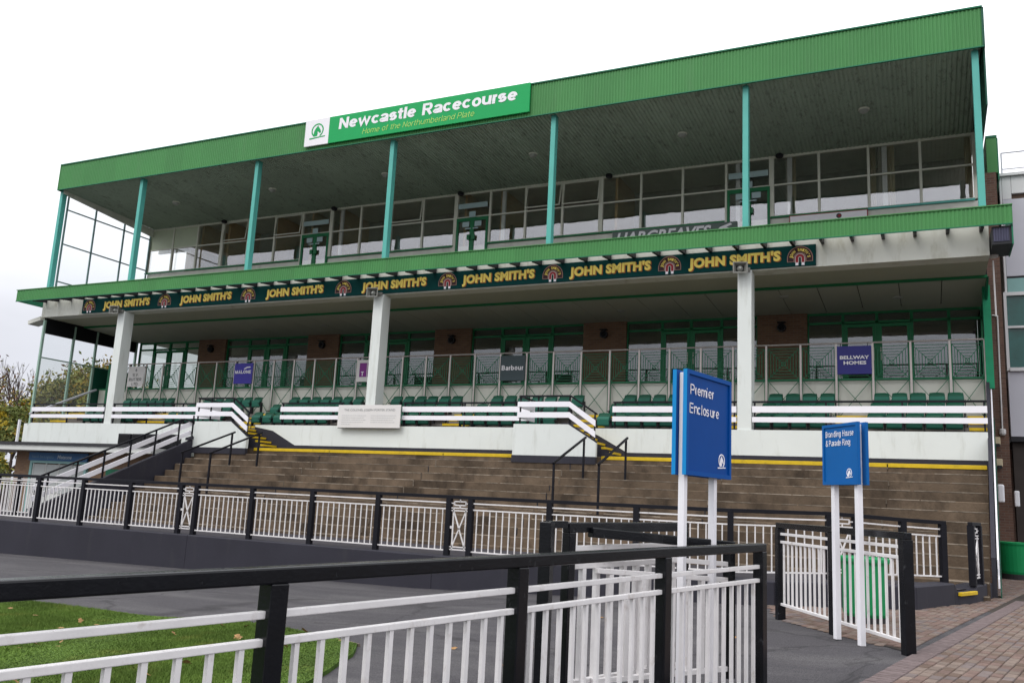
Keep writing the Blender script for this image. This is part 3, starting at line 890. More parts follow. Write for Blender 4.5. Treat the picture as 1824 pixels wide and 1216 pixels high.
# --- stairs up into the seats, behind a sloped white wall
for a, c, b in ((-22.95, -21.33, -20.58), (-10.74, -9.06, -8.22)):
    m_ = MB()
    m_.prism([(a, 2.735), (b, 2.735), (b, 3.12), (c, 3.62), (a, 3.62)], (0, 22.78, 0), X, Zv, Yv * .12)
    part('stair_wall', m_, m_parapet, GS)
    m_ = MB(); m_.box(a - .02, b + .005, 22.772, 22.89, 2.53, 2.732)
    part('skirting', m_, m_plinth, GS)
    m_ = MB(); m_.box(a, a + .12, 22.905, 23.895, 2.5, 3.615)
    part('stair_wall', m_, m_parapet, GS)
    m_ = MB(); m_.prism([(b, 3.123), (c, 3.623), (c - .2, 3.623), (c - .2, 3.66), (c + .01, 3.66), (b, 3.165)], (0, 22.79, 0), X, Zv, Yv * .10)
    part('wall_coping', m_, m_plinth, GS)
    ns = 5
    for i in range(ns):
        z1 = 2.77 + (i + 1) * .134
        xe = b + .36 - i * .24
        m_ = MB(); m_.box(c + .0 if i < ns - 1 else a + .13, xe, 23.21 + .005 * i if i < ns - 1 else 22.91, 23.893 - .003 * i, 2.6 + .004 * i, z1 - .02)
        part('stair_step', m_, m_plinth, GS)
        m_ = MB(); m_.box(xe - .11, xe + .012, 23.203 + .005 * i, 23.890 - .003 * i, z1 - .058, z1 + .004)
        part('step_nosing', m_, m_yellow, GS)
# --- seating tiers
for nm, y0, y1, z1 in (('seating_tier', 24.12, 24.98, 3.44), ('seating_tier', 24.98, 25.75, 3.82), ('seating_tier', 25.75, 27.2, 4.20)):
    m_ = MB(); m_.box(-33.3, 1.45, y0, y1 - .003, 2.6, z1)
    part(nm, m_, m_tier, GS)
AIS = [(-33.25, -32.2), (-28.2, -26.75), (-22.9, -21.9), (-18.3, -17.3), (-14.35, -13.35), (-9.75, -8.75), (-5.6, -4.75), (-2.25, -1.45), (.98, 1.42)]
for a, b in AIS:
    m_ = MB()
    m_.box(a, b, 25.735, 25.85, 4.13, 4.208)
    m_.box(a, b, 24.965, 25.08, 3.75, 3.828)
    part('step_nosing', m_, m_yellow, GS)
    m_ = MB()
    m_.box(a, b, 25.40, 25.73, 3.82, 4.01)
    m_.box(a, b, 24.62, 24.96, 3.44, 3.63)
    part('aisle_step', m_, m_tier, GS)
    m_ = MB()
    m_.box(a, b, 25.39, 25.50, 3.95, 4.018)
    m_.box(a, b, 24.61, 24.72, 3.57, 3.638)
    part('step_nosing', m_, m_yellow, GS)
# --- upstand and walkway of the lower level
m_ = MB(); m_.box(-33.3, 1.5, 27.2, 27.4, 4.1, 5.40)
part('upstand_wall', m_, m_upstand, GS)
m_ = MB(); m_.box(-33.3, 1.5, 27.17, 27.41, 5.402, 5.46)
part('walkway_edge', m_, m_fgreen, GS)
m_ = MB(); m_.box(-33.4, 1.6, 27.41, 33.5, 5.2, 5.44)
part('walkway_floor', m_, m_tier, GS)
# --- pillars, beam
for x in (-28.63, -16.53, -4.43):
    m_ = MB(); m_.box(x - .19, x + .19, 23.93, 24.40, 3.4, 8.045)
    part('pillar', m_, m_parapet, GS, bev=.015)
m_ = MB(); m_.box(-33.5, 1.57, 24.05, 24.6, 8.05, 8.90)
part('beam', m_, m_beam, GS)
m_ = MB(); m_.beam((-33.55, 24.3, 8.02), (-34.3, 24.3, 7.86), .5, .16)
part('gutter_spout', m_, m_beam, GS)
# --- balcony slab, lower fascia, brackets
m_ = MB(); m_.box(-33.5, 1.6, 24.062, 24.6, 8.905, 9.15); m_.box(-33.5, 1.6, 24.6, 29.0, 8.6, 9.3)
part('balcony_slab', m_, m_white, GS)
m_ = MB(); m_.corr((-34.33, 23.40, 8.645), X, 36.38, Zv * .450, -Yv, .094, .014)
part('balcony_fascia', m_, m_green, GS)
m_ = MB(); m_.box(-34.33, 2.045, 23.403, 23.455, 8.638, 9.094); m_.box(-34.35, -34.28, 23.41, 24.9, 8.64, 9.09); m_.box(2.01, 2.055, 23.41, 24.9, 8.64, 9.09)
part('fascia_backing', m_, m_trim, GS)
m_ = MB(); m_.box(-34.35, 2.06, 23.36, 23.48, 9.096, 9.122)
part('fascia_cap', m_, m_green, GS)
m_ = MB(); m_.box(-34.33, 2.05, 23.376, 23.41, 8.616, 8.643)
part('fascia_drip', m_, m_trim, GS)
brk = MB(); brk.prism([(0, 0), (.60, 0), (.60, -.235), (0, -.30)], (-.04, 0, 0), Yv, Zv, X * .08)
brk_me = brk.mesh('bracket', m_dark)
for i in range(47):
    x = 1.40 - .7545 * i
    if x > -33.6:
        inst('bracket', brk_me, GS, (x, 23.447, 8.903))
m_ = MB(); m_.box(1.60, 2.02, 23.47, 24.6, 8.15, 8.60)
part('end_box', m_, m_dark, GS)
m_ = MB(); m_.corr((1.63, 23.465, 8.22), X, .34, Zv * .33, -Yv, .06, .015)
part('end_grille', m_, M('grille_blue', (.06, .06, .1), .5), GS)
m_ = MB(); m_.box(2.022, 2.055, 23.44, 24.62, 8.13, 8.63)
part('end_trim', m_, m_trim, GS)
# --- lower ceiling
m_ = MB(); m_.box(-33.5, 1.57, 24.6, 26.02, 8.052, 8.5)
part('soffit_slab', m_, m_lsoffit, GS)
m_ = MB(); m_.box(-33.4, 1.62, 26.03, 26.12, 7.985, 8.06)
part('ceiling_trim', m_, m_fgreen, GS)
m_ = MB(); m_.box(-33.4, 1.62, 26.13, 29.2, 8.07, 8.3)
part('ceiling_void', m_, m_dark, GS)
for i in range(32):
    a = 1.6 - i * 1.094
    m_ = MB(); m_.prism([(26.13, 7.995), (29.1, 7.87), (29.1, 7.89), (26.13, 8.015)], (a - 1.074, 0, 0), Yv, Zv, X * 1.072)
    part('ceiling_panel', m_, m_ceil, GS)
# --- lower back wall: brick piers, green framed windows and doors
piers = [(-29.5, -27.92), (-23.4, -21.82), (-17.25, -15.64), (-11.07, -9.46), (-4.95, -3.38)]
for a, b in piers:
    m_ = MB(); m_.box(a, b, 29.0, 29.4, 5.44, 7.9)
    part('brick_pier', m_, m_brick, GS)
ops = [(-33.3, -29.5), (-27.92, -23.4), (-21.82, -17.25), (-15.64, -11.07), (-9.46, -4.95), (-3.38, 1.62)]
def bars(rects, y0, y1):
    m = MB()
    for x0, x1, z0, z1 in rects:
        m.box(x0, x1, y0, y1, z0, z1)
    return m
for i, (a, b) in enumerate(ops):
    W = b - a
    if i == 0: ml = [a, a + .93, a + 1.93, a + 2.93, b]; dr = (1, 2)
    elif i == 5: ml = [a, a + 1.08, a + 2.08, a + 3.07, a + 4.1, b]; dr = (1, 2)
    else: ml = [a, a + 1.27, a + 2.28, a + 3.32, b]; dr = (1, 2)
    R_ = [(a, b, 7.80, 7.87), (a, b, 7.50, 7.57)]
    for x in ml:
        R_.append((max(a, x - .045), min(b, x + .045), 5.45, 7.798))
    m_ = MB()
    for q in R_: m_.box(q[0], q[1], 29.10, 29.20, q[2], q[3])
    win = part('window', m_, m_fgreen, GS)
    for j in range(len(ml) - 1):
        p, q = ml[j] + .046, ml[j + 1] - .046
        m_ = MB(); m_.box(p, q, 29.145, 29.155, 7.572, 7.798)
        part('pane', m_, m_glass_lo, win)
        if j in dr:
            m_ = MB()
            for r in ((p, p + .09, 5.46, 7.47), (q - .09, q, 5.46, 7.47), (p + .09, q - .09, 7.37, 7.47), (p + .09, q - .09, 5.46, 5.62)):
                m_.box(r[0], r[1], 29.08, 29.17, r[2], r[3])
            dd = part('door', m_, m_fgreen, GS)
            m_ = MB(); m_.box(p + .09, q - .09, 29.12, 29.13, 5.62, 7.37)
            part('pane', m_, m_glass_lo, dd)
            hx = q - .05 if j == dr[0] else p + .05
            m_ = MB(); m_.tube((hx, 29.03, 6.3), (hx, 29.03, 6.7), .014); m_.tube((hx, 29.03, 6.33), (hx, 29.09, 6.33), .01); m_.tube((hx, 29.03, 6.67), (hx, 29.09, 6.67), .01)
            part('handle', m_, m_steel, dd)
        else:
            m_ = MB(); m_.box(p, q, 29.145, 29.155, 5.5, 7.498)
            part('pane', m_, m_glass_lo, win)
m_ = MB()
m_.box(-33.4, 1.6, 33.2, 33.5, 5.44, 8.2)
part('room_wall', m_, m_roomdark, GS)
m_ = MB(); m_.box(-33.4, 1.6, 29.25, 33.2, 7.95, 8.05)
part('room_ceiling', m_, m_roomceil, GS)
# tables and chairs inside show only as dark shapes: a bar counter stands in each room
# --- upper level
for x in (-33.42, -28.65, -22.62, -16.56, -10.47, -4.44, 1.465):
    m_ = MB(); m_.box(x - .082, x + .082, 24.08, 24.30, 9.1, 13.66)
    c_ = part('column', m_, m_turq, GS, bev=.01)
m_ = MB(); m_.box(-33.45, 1.66, 24.02, 33.6, 13.80, 14.70)
part('roof', m_, m_dark, GS)
m_ = MB(); m_.corr((-33.45, 23.92, 13.63), X, 35.1, Zv * 1.09, -Yv, .094, .015)
part('roof_fascia', m_, m_green, GS)
m_ = MB(); m_.box(-33.45, 1.64, 23.923, 24.0, 13.632, 14.715)
part('fascia_backing', m_, m_trim, GS)
m_ = MB(); m_.box(-33.47, 1.67, 23.87, 24.06, 14.722, 14.765)
part('fascia_cap', m_, m_trim, GS)
m_ = MB(); m_.box(-33.47, 1.67, 23.88, 23.93, 13.60, 13.629)
part('fascia_drip', m_, m_trim, GS)
m_ = MB(); m_.box(1.642, 1.70, 23.90, 29.4, 13.6, 14.73)
part('roof_end', m_, m_panel_green, GS)
m_ = MB(); m_.box(-33.50, -33.455, 23.90, 29.4, 13.6, 14.73)
part('roof_end', m_, m_green, GS)
# soffit: corrugated sheets running front to back
m_ = MB(); m_.corr((-33.3, 24.0, 13.665), X, 34.9, Vector((0, 5.06, -.235)), -Zv, .125, .03)
part('soffit_sheet', m_, m_soffit, GS)
m_ = MB(); m_.prism([(24.1, 13.64), (29.05, 13.40), (29.05, 13.05), (24.1, 13.50)], (-33.40, 0, 0), Yv, Zv, X * .12)
part('end_beam', m_, m_sillwall, GS)
# sill wall and stepped floor
m_ = MB(); m_.box(-33.4, 1.66, 29.08, 29.3, 9.2, 11.20)
part('sill_wall', m_, m_sillwall, GS)
m_ = MB(); m_.box(-33.4, 1.66, 24.6, 26.2, 9.302, 9.45); m_.box(-33.4, 1.66, 26.2, 27.7, 9.302, 9.9); m_.box(-33.4, 1.66, 27.7, 29.07, 9.302, 10.3)
part('balcony_step', m_, m_tier, GS)
# glazing bays
BW = 1.5125
x_r = 1.62
bays = [(x_r - BW * (i + 1) - (0 if i else 0), x_r - BW * i) for i in range(23)]
bays = [(-33.46 + (i) * (x_r + 33.46) / 23, -33.46 + (i + 1) * (x_r + 33.46) / 23) for i in range(23)]
doors = [6, 11, 18]
for i in range(23):
    a, b = bays[i]
    if min(abs((a + b) / 2 - q) for q in (-23.3, -15.58, -4.86)) < .8:
        is_door = True
    else:
        is_door = False
    thick = min(abs(a - q) for q in (-28.75, -22.6, -16.45, -10.2, -4.1)) < .5
    wl = .08 if thick else .04
    zt, ztr, zs = 13.42, 12.375, 11.265
    m_ = MB()
    m_.box(a - wl, a + wl, 29.03, 29.14, zs if not is_door else 10.3, zt)
    if i == 22: m_.box(b - .06, b + .04, 29.03, 29.14, zs, zt)
    m_.box(a + wl, b - .04, 29.04, 29.13, zt - .09, zt)
    m_.box(a + wl, b - .04, 29.05, 29.12, ztr - .025, ztr + .025)
    if not is_door:
        m_.box(a + wl, b - .04, 29.05, 29.12, zs, zs + .03)
    win = part('window', m_, m_frame, GS)
    p, q = a + wl, b - .05
    if i in (3, 5, 9, 13, 14):
        # top hung sash left slightly open
        sw = MB(); t = .16 if i in (13, 14) else .10
        zl, zh = ztr + .05, zt - .1
        for u0, u1, f0, f1 in ((p, q, 0, .05), (p, q, .95, 1), (p, p + .04, .05, .95), (q - .04, q, .05, .95)):
            ya, yb = 29.03 - t * (1 - f0), 29.03 - t * (1 - f1)
            z0, z1 = zl + (zh - zl) * f0, zl + (zh - zl) * f1
            sw.add([(u0, ya, z0), (u1, ya, z0), (u1, yb, z1), (u0, yb, z1), (u0, ya + .03, z0), (u1, ya + .03, z0), (u1, yb + .03, z1), (u0, yb + .03, z1)],
                   [(0, 1, 2, 3), (7, 6, 5, 4), (0, 4, 5, 1), (1, 5, 6, 2), (2, 6, 7, 3), (3, 7, 4, 0)])
        part('sash', sw, m_frame, win)
        m_ = MB(); m_.add([(p + .03, 29.045 - t, zl + .02), (q - .03, 29.045 - t, zl + .02), (q - .03, 29.045, zh - .02), (p + .03, 29.045, zh - .02)], [(0, 1, 2, 3)])
        part('pane', m_, m_glass_up, win)
    else:
        m_ = MB(); m_.box(p, q, 29.08, 29.09, ztr + .025, zt - .09)
        if i < 2:
            part('infill_panel', m_, m_infill, win)
        else:
            part('pane', m_, m_glass_up, win)
    if is_door:
        m_ = MB()
        for r in ((p, p + .09, 10.3, 12.34), (q - .09, q, 10.3, 12.34), (p + .09, q - .09, 12.20, 12.34), ((p + q) / 2 - .09, (p + q) / 2 + .09, 10.3, 12.198)):
            m_.box(r[0], r[1], 29.0, 29.1, r[2], r[3])
        dd = part('door', m_, m_fgreen, GS)
        m_ = MB(); m_.box(p + .09, (p + q) / 2 - .09, 29.04, 29.05, 10.4, 12.2); m_.box((p + q) / 2 + .09, q - .09, 29.04, 29.05, 10.4, 12.2)
        part('pane', m_, m_glass_up, dd)
        cx = (p + q) / 2
        m_ = MB(); m_.box(cx - .17, cx - .05, 28.93, 28.997, 11.42, 11.62); m_.box(cx + .02, cx + .17, 28.93, 28.997, 11.42, 11.62)
        part('handle', m_, m_fgreen, dd)
        for u0, u1, z0, z1 in ((p + .05, q - .05, 12.72, 12.93), (cx - .14, cx + .14, 12.35, 12.58), (cx - .42, cx - .12, 11.96, 12.17), (cx + .12, cx + .42, 11.96, 12.17), (cx - .3, cx - .05, 11.86, 11.91), (cx + .05, cx + .28, 11.86, 11.91)):
            m_ = MB(); m_.box(u0, u1, 28.99, 28.997, z0, z1)
            part('notice', m_, m_notice, dd)
    else:
        if i in (0, 1):
            pass
        m_ = MB(); m_.box(p, q, 29.08, 29.09, zs + .03, ztr - .025)
        part('pane', m_, m_glass_up, win)
        m_ = MB(); m_.box(a + wl - .1, b - .04, 29.0, 29.078, zs - .062, zs - .002)
        part('sill_rail', m_, m_turq if i > 20 else m_fgreen, GS)
for x in (-28.75, -22.6, -16.45, -10.25, -4.2):
    m_ = MB(); m_.lathe([(.10, 0), (.13, .03), (.13, .10), (.08, .14)], (x, 28.92, 13.28), 10)
    part('rain_hopper', m_, m_dark, GS)
# rooms behind the glass
m_ = MB(); m_.box(-33.4, 1.66, 31.3, 31.5, 10.3, 13.6)
part('room_wall', m_, m_roomdark, GS)
m_ = MB(); m_.box(-33.4, 1.66, 29.3, 31.3, 10.1, 10.3)
part('room_floor', m_, m_roomfloor, GS)
m_ = MB(); m_.box(-33.4, 1.66, 29.15, 31.3, 13.46, 13.56)
part('room_ceiling', m_, m_roomceil, GS)
for x in (-30.3, -28.7, -25.9, -23.95, -22.45, -16.35, -14.75, -10.05, -5.5, -4.0, -1.1):
    m_ = MB(); m_.box(x - .05, x + .05, 29.25, 31.29, 10.3, 13.455)
    part('partition', m_, m_tan if x < -8.5 else m_roomdark, GS)
m_ = MB(); m_.box(-33.38, -30.42, 29.55, 29.65, 12.35, 13.45)
part('partition', m_, m_upstand, GS)
for x in (-22.42, -14.72, -5.72, -4.0, -1.05):
    m_ = MB(); m_.box(x + .02, x + .17, 29.16, 29.24, 10.3, 13.45)
    part('reveal', m_, m_letter, GS)
def curtain(x0, x1, y, z0, z1):
    m = MB(); n = 14
    P = [(x0 + (x1 - x0) * i / n, y + .04 * math.sin(i * 1.9)) for i in range(n + 1)]
    m.add([(x, yy, z0) for x, yy in P] + [(x, yy, z1) for x, yy in P], [(i, i + 1, n + 2 + i, n + 1 + i) for i in range(n)])
    return m
for a, b in ((-3.97, -3.72), (-1.46, -1.22), (-.95, -.66), (1.35, 1.55)):
    part('curtain', curtain(a, b, 29.3, 11.2, 13.4), m_curtain, GS)
# --- glazed end screens (left)
def side_screen(name_lbl, x, posts, z0s, ztop, rails, mat_post, r):
    m = MB()
    for yy in posts:
        m.box(x - r, x + r, yy - r, yy + r, z0s, ztop(yy))
    for z in rails:
        m.box(x - .02, x + .02, posts[0], posts[-1], z - .025, z + .025)
    return part('side_screen', m, mat_post, GS, name_lbl)
zt_u = lambda y: 13.5 - (y - 24.2) * .09
s_ = side_screen('glazed screen closing the left end of the upper tier', -33.42, [24.45, 25.9, 27.48, 29.0], 9.2, zt_u, [12.9, 11.37, 9.71], M('mullion_teal', (.16, .26, .25), .5), .03)
pl_ = [24.35, 25.9, 27.48, 29.0]
for a, b in zip(pl_[:-1], pl_[1:]):
    for z0, z1 in ((9.3, 9.69), (9.73, 11.35), (11.39, 12.88), (12.92, min(zt_u(a), zt_u(b)) - .01)):
        if z1 - z0 < .08: continue
        m_ = MB(); m_.box(-33.424, -33.416, a + .03, b - .03, z0, z1)
        part('pane', m_, m_glass_clear, s_)
s_ = side_screen('glazed screen closing the left end of the lower tier', -33.4, [24.18, 25.65, 26.8, 29.0], 3.6, lambda y: 7.95, [6.38], M('mullion_pale_green', (.30, .44, .36), .5), .045)
for a, b in ((24.18, 25.65), (25.65, 26.8)):
    for z0, z1, mm in ((3.7, 5.42, m_glass_dirty), (5.43, 6.35, m_glass_dirty), (6.41, 7.38, m_glass_clear)):
        m_ = MB(); m_.box(-33.404, -33.396, a + .05, b - .05, z0, z1)
        part('pane', m_, mm, s_)
m_ = MB(); m_.box(-33.404, -33.396, 26.85, 28.95, 6.41, 7.38)
part('pane', m_, m_glass_clear, s_)
m_ = MB(); m_.box(-33.49, -33.37, 24.22, 29.0, 7.41, 8.05)
part('end_panel', m_, m_interior_black, GS)
m_ = MB(); m_.box(-33.44, -33.36, 26.86, 29.0, 4.2, 6.36)
part('end_panel', m_, m_panel_green, GS)
m_ = MB(); m_.beam((-33.2, 23.95, 3.98), (-33.2, 26.95, 5.38), .09, .07)
part('handrail', m_, m_panelgrey, GS)
m_ = MB(); m_.box(-33.5, -33.3, 24.0, 29.0, 2.0, 3.6)
part('end_wall', m_, m_parapet, GS)
m_ = MB(); m_.box(-32.6, -32.48, 26.95, 27.16, 4.2, 6.5)
part('gate_post', m_, m_bgreen, GS)
# --- right end
m_ = MB(); m_.prism([(0, 12.05), (5.3, 12.05), (5.3, 13.6), (0, 13.62)], (1.66, 24.03, 0), Vector((.006, 1, 0)), Zv, X * .04)
part('end_panel', m_, m_panel_green, GS)
m_ = MB(); m_.box(1.97, 2.26, 29.45, 33, 12.17, 13.33)
part('rear_fascia', m_, m_green, GS)
m_ = MB(); m_.box(1.96, 2.275, 29.43, 33.02, 13.332, 13.40); m_.box(2.262, 2.30, 29.5, 33, 11.95, 13.33)
part('fascia_cap', m_, m_trim, GS)
m_ = MB(); m_.box(1.70, 2.14, 28.9, 33.4, 0.0, 9.70); m_.box(1.70, 2.20, 29.35, 33.4, 9.70, 12.16)
part('end_brick_wall', m_, m_brick2, GS)
m_ = MB(); m_.box(1.70, 1.86, 29.30, 29.347, 11.2, 12.12)
part('wall_end', m_, M('end_plaster', (.36, .27, .19), .8), GS)
m_ = MB(); m_.box(1.53, 1.72, 26.95, 27.2, 5.1, 8.0)
part('end_post', m_, M('end_post_green', (.008, .26, .12), .4), GS)
m_ = MB(); m_.prism([(26.0, 8.0), (27.1, 8.0), (29.0, 7.85), (29.0, 7.45), (27.0, 7.55)], (1.60, 0, 0), Yv, Zv, X * .05)
part('end_panel', m_, m_trim, GS)
m_ = MB()
m_.path([(1.86, 28.86, 7.54), (2.0, 28.86, 7.52), (1.98, 28.86, 4.15)], .022)
m_.lathe([(.06, 0), (.09, .05), (.09, .16), (.05, .18)], (1.98, 28.84, 4.0), 10)
dp = part('downpipe', m_, m_pipe, GS)
m_ = MB(); m_.lathe([(.02, 0), (.10, .02), (.12, .13), (.04, .2)], (1.68, 24.45, 8.35 - .28), 10); m_.tube((1.66, 24.4, 8.0), (1.68, 24.6, 6.6), .02)
part('downpipe', m_, m_pipe, GS)
# --- right raking wall and its boards
ra, rb = Vector((1.03, 19.36, 0)), Vector((1.52, 27.0, 0))
rd = (rb - ra)
m_ = MB()
def rw(z0a, z0b, z1a, z1b, off, th):
    nrm = Vector((rd.y, -rd.x, 0)).normalized()
    a, b = ra + nrm * off, rb + nrm * off
    P = [a, b, b + nrm * th, a + nrm * th]
    return ([P[0] + Zv * z0a, P[1] + Zv * z0b, P[2] + Zv * z0b, P[3] + Zv * z0a, P[0] + Zv * z1a, P[1] + Zv * z1b, P[2] + Zv * z1b, P[3] + Zv * z1a],
            [(0, 3, 2, 1), (4, 5, 6, 7), (0, 1, 5, 4), (1, 2, 6, 5), (2, 3, 7, 6), (3, 0, 4, 7)])
m_.add(*rw(0, 3.4, .82, 5.3, 0, .08))
part('raking_wall', m_, m_plinth, GS)
for z0 in (.26, .62):
    m_ = MB(); m_.add(*rw(z0, z0 + 4.3, z0 + .17, z0 + 4.47, .10, .03))
    part('raking_board', m_, m_board, GS)
m_ = MB(); m_.add(*rw(-.1, 3.0, .2, 4.3, .135, .02))
part('raking_board', m_, m_panel_green, GS)
# back and body of the stand
m_ = MB(); m_.box(-33.4, 1.7, 33.51, 34, 0, 14.6)
part('back_wall', m_, m_brick2, GS)
m_ = MB(); m_.box(-33.3, 1.3, 24.1, 33.4, -.3, 2.59)
part('base', m_, m_brick2, GS)

# ================================================================== CEILING LIGHTS AND WALL LAMPS
for x, y, lb in ((-1.39, 26.5, 'white dome light under the upper soffit near its right end'), (-6.91, 26.5, 'white dome light under the upper soffit, second from the right'),
              (-12.25, 26.5, 'white dome light under the soffit right of the middle'), (-18.43, 26.5, 'white dome light under the soffit right behind the fourth turquoise column'),
              (-23.91, 26.5, 'white dome light under the soffit, second from the left end'), (-29.24, 26.5, 'white dome light under the upper soffit nearest its left end')):
    zc = 13.665 - (y - 24) * .0465 - .03
    t = thing('ceiling_light', lb, 'ceiling light', (x, y, zc), 0, 'dome lights under the upper soffit')
    m_ = MB(); m_.lathe([(.15, -.05), (.16, -.02), (.16, 0)], (x, y, zc), 18); part('base_ring', m_, m_frame, t, smooth=False)
    m_ = MB(); m_.lathe([(.01, -.14), (.07, -.13), (.115, -.10), (.14, -.06), (.14, -.05)], (x, y, zc), 18); part('diffuser', m_, m_lamp, t, smooth=True)
names = ['leftmost', 'second', 'third', 'fourth', 'fifth']
for i, (a, b) in enumerate(piers):
    x = (a + b) / 2
    ords = ['first brick pier from the left', 'second brick pier from the left', 'third brick pier, right of the middle white pillar', 'fourth brick pier from the left', 'brick pier right of the right white pillar'][i]
    t = thing('wall_lamp', 'black round bulkhead lamp on the ' + ords, 'wall lamp', (x, 29.0, 7.35), 0, 'bulkhead lamps on the brick piers')
    m_ = MB(); m_.tube((x, 28.995, 7.42), (x, 28.86, 7.42), .14, .14, 16); part('housing', m_, m_black, t)
    m_ = MB(); m_.tube((x, 28.858, 7.42), (x, 28.81, 7.42), .10, .05, 14); part('lens', m_, m_interior_black, t)
    m_ = MB(); m_.box(x - .13, x + .13, 28.80, 28.99, 7.57, 7.60); part('hood', m_, m_black, t)
for x, y in ((-.65, 27.6), (-3.8, 26.9), (-9.2, 27.6), (-21.5, 27.6), (-25, 27.6)):
    zc = 7.995 - (y - 26.13) * .042
    m_ = MB(); m_.lathe([(.06, -.035), (.14, -.03), (.15, -.004)], (x, y, zc), 16)
    lbl = {-.65: 'flat round light in the lower ceiling near its right end', -3.8: 'flat round light in the lower ceiling behind the right white pillar', -9.2: 'flat round light in the lower ceiling above the fourth brick pier',
           -21.5: 'flat round light in the lower ceiling above the second brick pier', -25: 'flat round light in the lower ceiling between the two left brick piers'}[x]
    solo('ceiling_light', m_, m_lamp, lbl, 'ceiling light', (x, y, zc), 'round lights in the lower ceiling')

# ================================================================== SEATS
def seat_proto():
    t = thing('stadium_seat', 'x', 'seat', (0, 0, 0), 0, 'green tip-up seats on the lower tier')
    m = MB()
    # curved back shell with a lip
    nx_, ny_ = 6, 5
    V_, F_ = [], []
    for j in range(ny_):
        v = j / (ny_ - 1)
        z = .42 + .30 * v
        for i in range(nx_):
            u = i / (nx_ - 1) * 2 - 1
            wx = .205 * (1 - .10 * v * v)
            y = .10 + .07 * v - .035 * u * u + (.012 if j == ny_ - 1 else 0)
            V_.append((u * wx, y, z - (.02 * abs(u) ** 3 if j == ny_ - 1 else 0)))
    nn = len(V_)
    V_ += [(x, y + .03, z) for x, y, z in V_]
    for j in range(ny_ - 1):
        for i in range(nx_ - 1):
            a = j * nx_ + i
            F_.append((a, a + 1, a + nx_ + 1, a + nx_)); F_.append((nn + a, nn + a + nx_, nn + a + nx_ + 1, nn + a + 1))
    for i in range(nx_ - 1):
        a = (ny_ - 1) * nx_ + i; F_.append((a, a + 1, nn + a + 1, nn + a)); F_.append((i, nn + i, nn + i + 1, i + 1))
    for j in range(ny_ - 1):
        a = j * nx_; F_.append((a, a + nx_, nn + a + nx_, nn + a)); a = j * nx_ + nx_ - 1; F_.append((a, nn + a, nn + a + nx_, a + nx_))
    m.add(V_, F_)
    part('backrest', m, m_seat, t, smooth=True)
    m = MB(); m.box(-.15, .15, .078, .092, .455, .475)
    part('grip_slot', m, m_interior_black, t)
    m = MB()
    P = [(.02, .30), (-.02, .34), (-.03, .52), (.02, .60), (.05, .59), (.05, .33)]
    m.prism(P, (-.19, 0, 0), Yv, Zv, X * .38)
    part('seat_pan', m, m_seatpan, t, bev=.012)
    for s in (-1, 1):
        m = MB()
        m.box(s * .222 - .012, s * .222 + .012, .02, .14, .005, .50)
        m.box(s * .222 - .0115, s * .222 + .0115, -.14, .12, .43, .46)
        part('leg', m, m_dark, t)
    return t
proto = seat_proto()
rows = [(26.2, 4.20, 'back row'), (25.38, 3.82, 'middle row'), (24.58, 3.44, 'front row')]
blocks = [([-1.1, -.645, -.18, .285, .74], 'block at right end'),
          ([-3.96, -3.48, -3.01, -2.53], 'right of right pillar'),
          ([-8.39, -7.92, -7.44, -6.96, -6.48, -6.0], 'block behind Premier Enclosure sign'),
          ([-13.03, -12.53, -12.05, -11.56, -11.07, -10.6, -10.13], 'left of right stairway'),
          ([-17.01, -16.52, -16.03, -15.56, -15.06, -14.58], 'block at middle pillar'),
          ([-21.58, -21.08, -20.59, -20.11, -19.63, -19.15, -18.64], 'right of left stairway'),
          ([-25.82, -25.33, -24.83, -24.33, -23.87, -23.38], 'behind left stairway'),
          ([-30.33, -29.85, -29.38, -28.9, -28.43, -27.95], 'block beside left pillar')]
first = True
for y, z, rn in rows:
    for bl, bn in blocks:
        for si, x in enumerate(bl):
            if rn != 'back row':
                x = x - (.06 if x > -5 else .16) * (1 if rn == 'middle row' else 1.7)
            lb = 'green seat, %s from the left in the %s, %s' % (('first', 'second', 'third', 'fourth', 'fifth', 'sixth', 'seventh')[si], rn, bn)
            if first:
                proto.location = (x, y, z); proto['label'] = lb; ROOT[proto.name] = Matrix.Translation((x, y, z)); first = False
            else:
                copy_tree(proto, None, (x, y, z), lb)

# ================================================================== BALUSTRADE WITH GREEN PATTERN PANELS
bal = thing('balustrade', 'steel post balustrade with green square pattern panels above the green seats', 'balustrade', (-15, 27.1, 4.2))
bx = [1.53] + [.66 - 1.0023 * k for k in range(34)]
pm = MB(); pm.box(-.028, .028, -.03, .03, 0, 2.27); pme = pm.mesh('post', m_steel)
for x in bx:
    inst('post', pme, bal, (x, 27.06, 4.2))
m_ = MB(); m_.tube((bx[-1] - .05, 27.06, 6.49), (1.58, 27.06, 6.49), .026, n=8); part('top_rail', m_, m_steel, bal)
def pattern_panel(w):
    m = MB(); h = w / 2 - .05
    t = .0085
    def bar(x0, z0, x1, z1, tt=t):
        m.beam((x0, 0, z0), (x1, 0, z1), tt * 2, tt * 2, up=(0, 1, 0))
    # upper square: rings and diagonals
    zc = 5.905; hz = .47
    for f in (1.0, .82, .64, .46, .28, .13):
        a, b = h * f, hz * f
        bar(-a, zc - b, a, zc - b); bar(-a, zc + b, a, zc + b); bar(-a, zc - b, -a, zc + b); bar(a, zc - b, a, zc + b)
    bar(-h, zc - hz, h, zc + hz); bar(-h, zc + hz, h, zc - hz)
    # lower X
    zl, zh = 4.30, 5.40
    bar(-h, zl, -h, zh); bar(h, zl, h, zh)
    bar(-h, zl, h, zh); bar(-h, zh, h, zl)
    bar(-h, zh, h, zh)
    return m
ppm = pattern_panel(1.0).mesh('pattern_panel', m_bgreen)
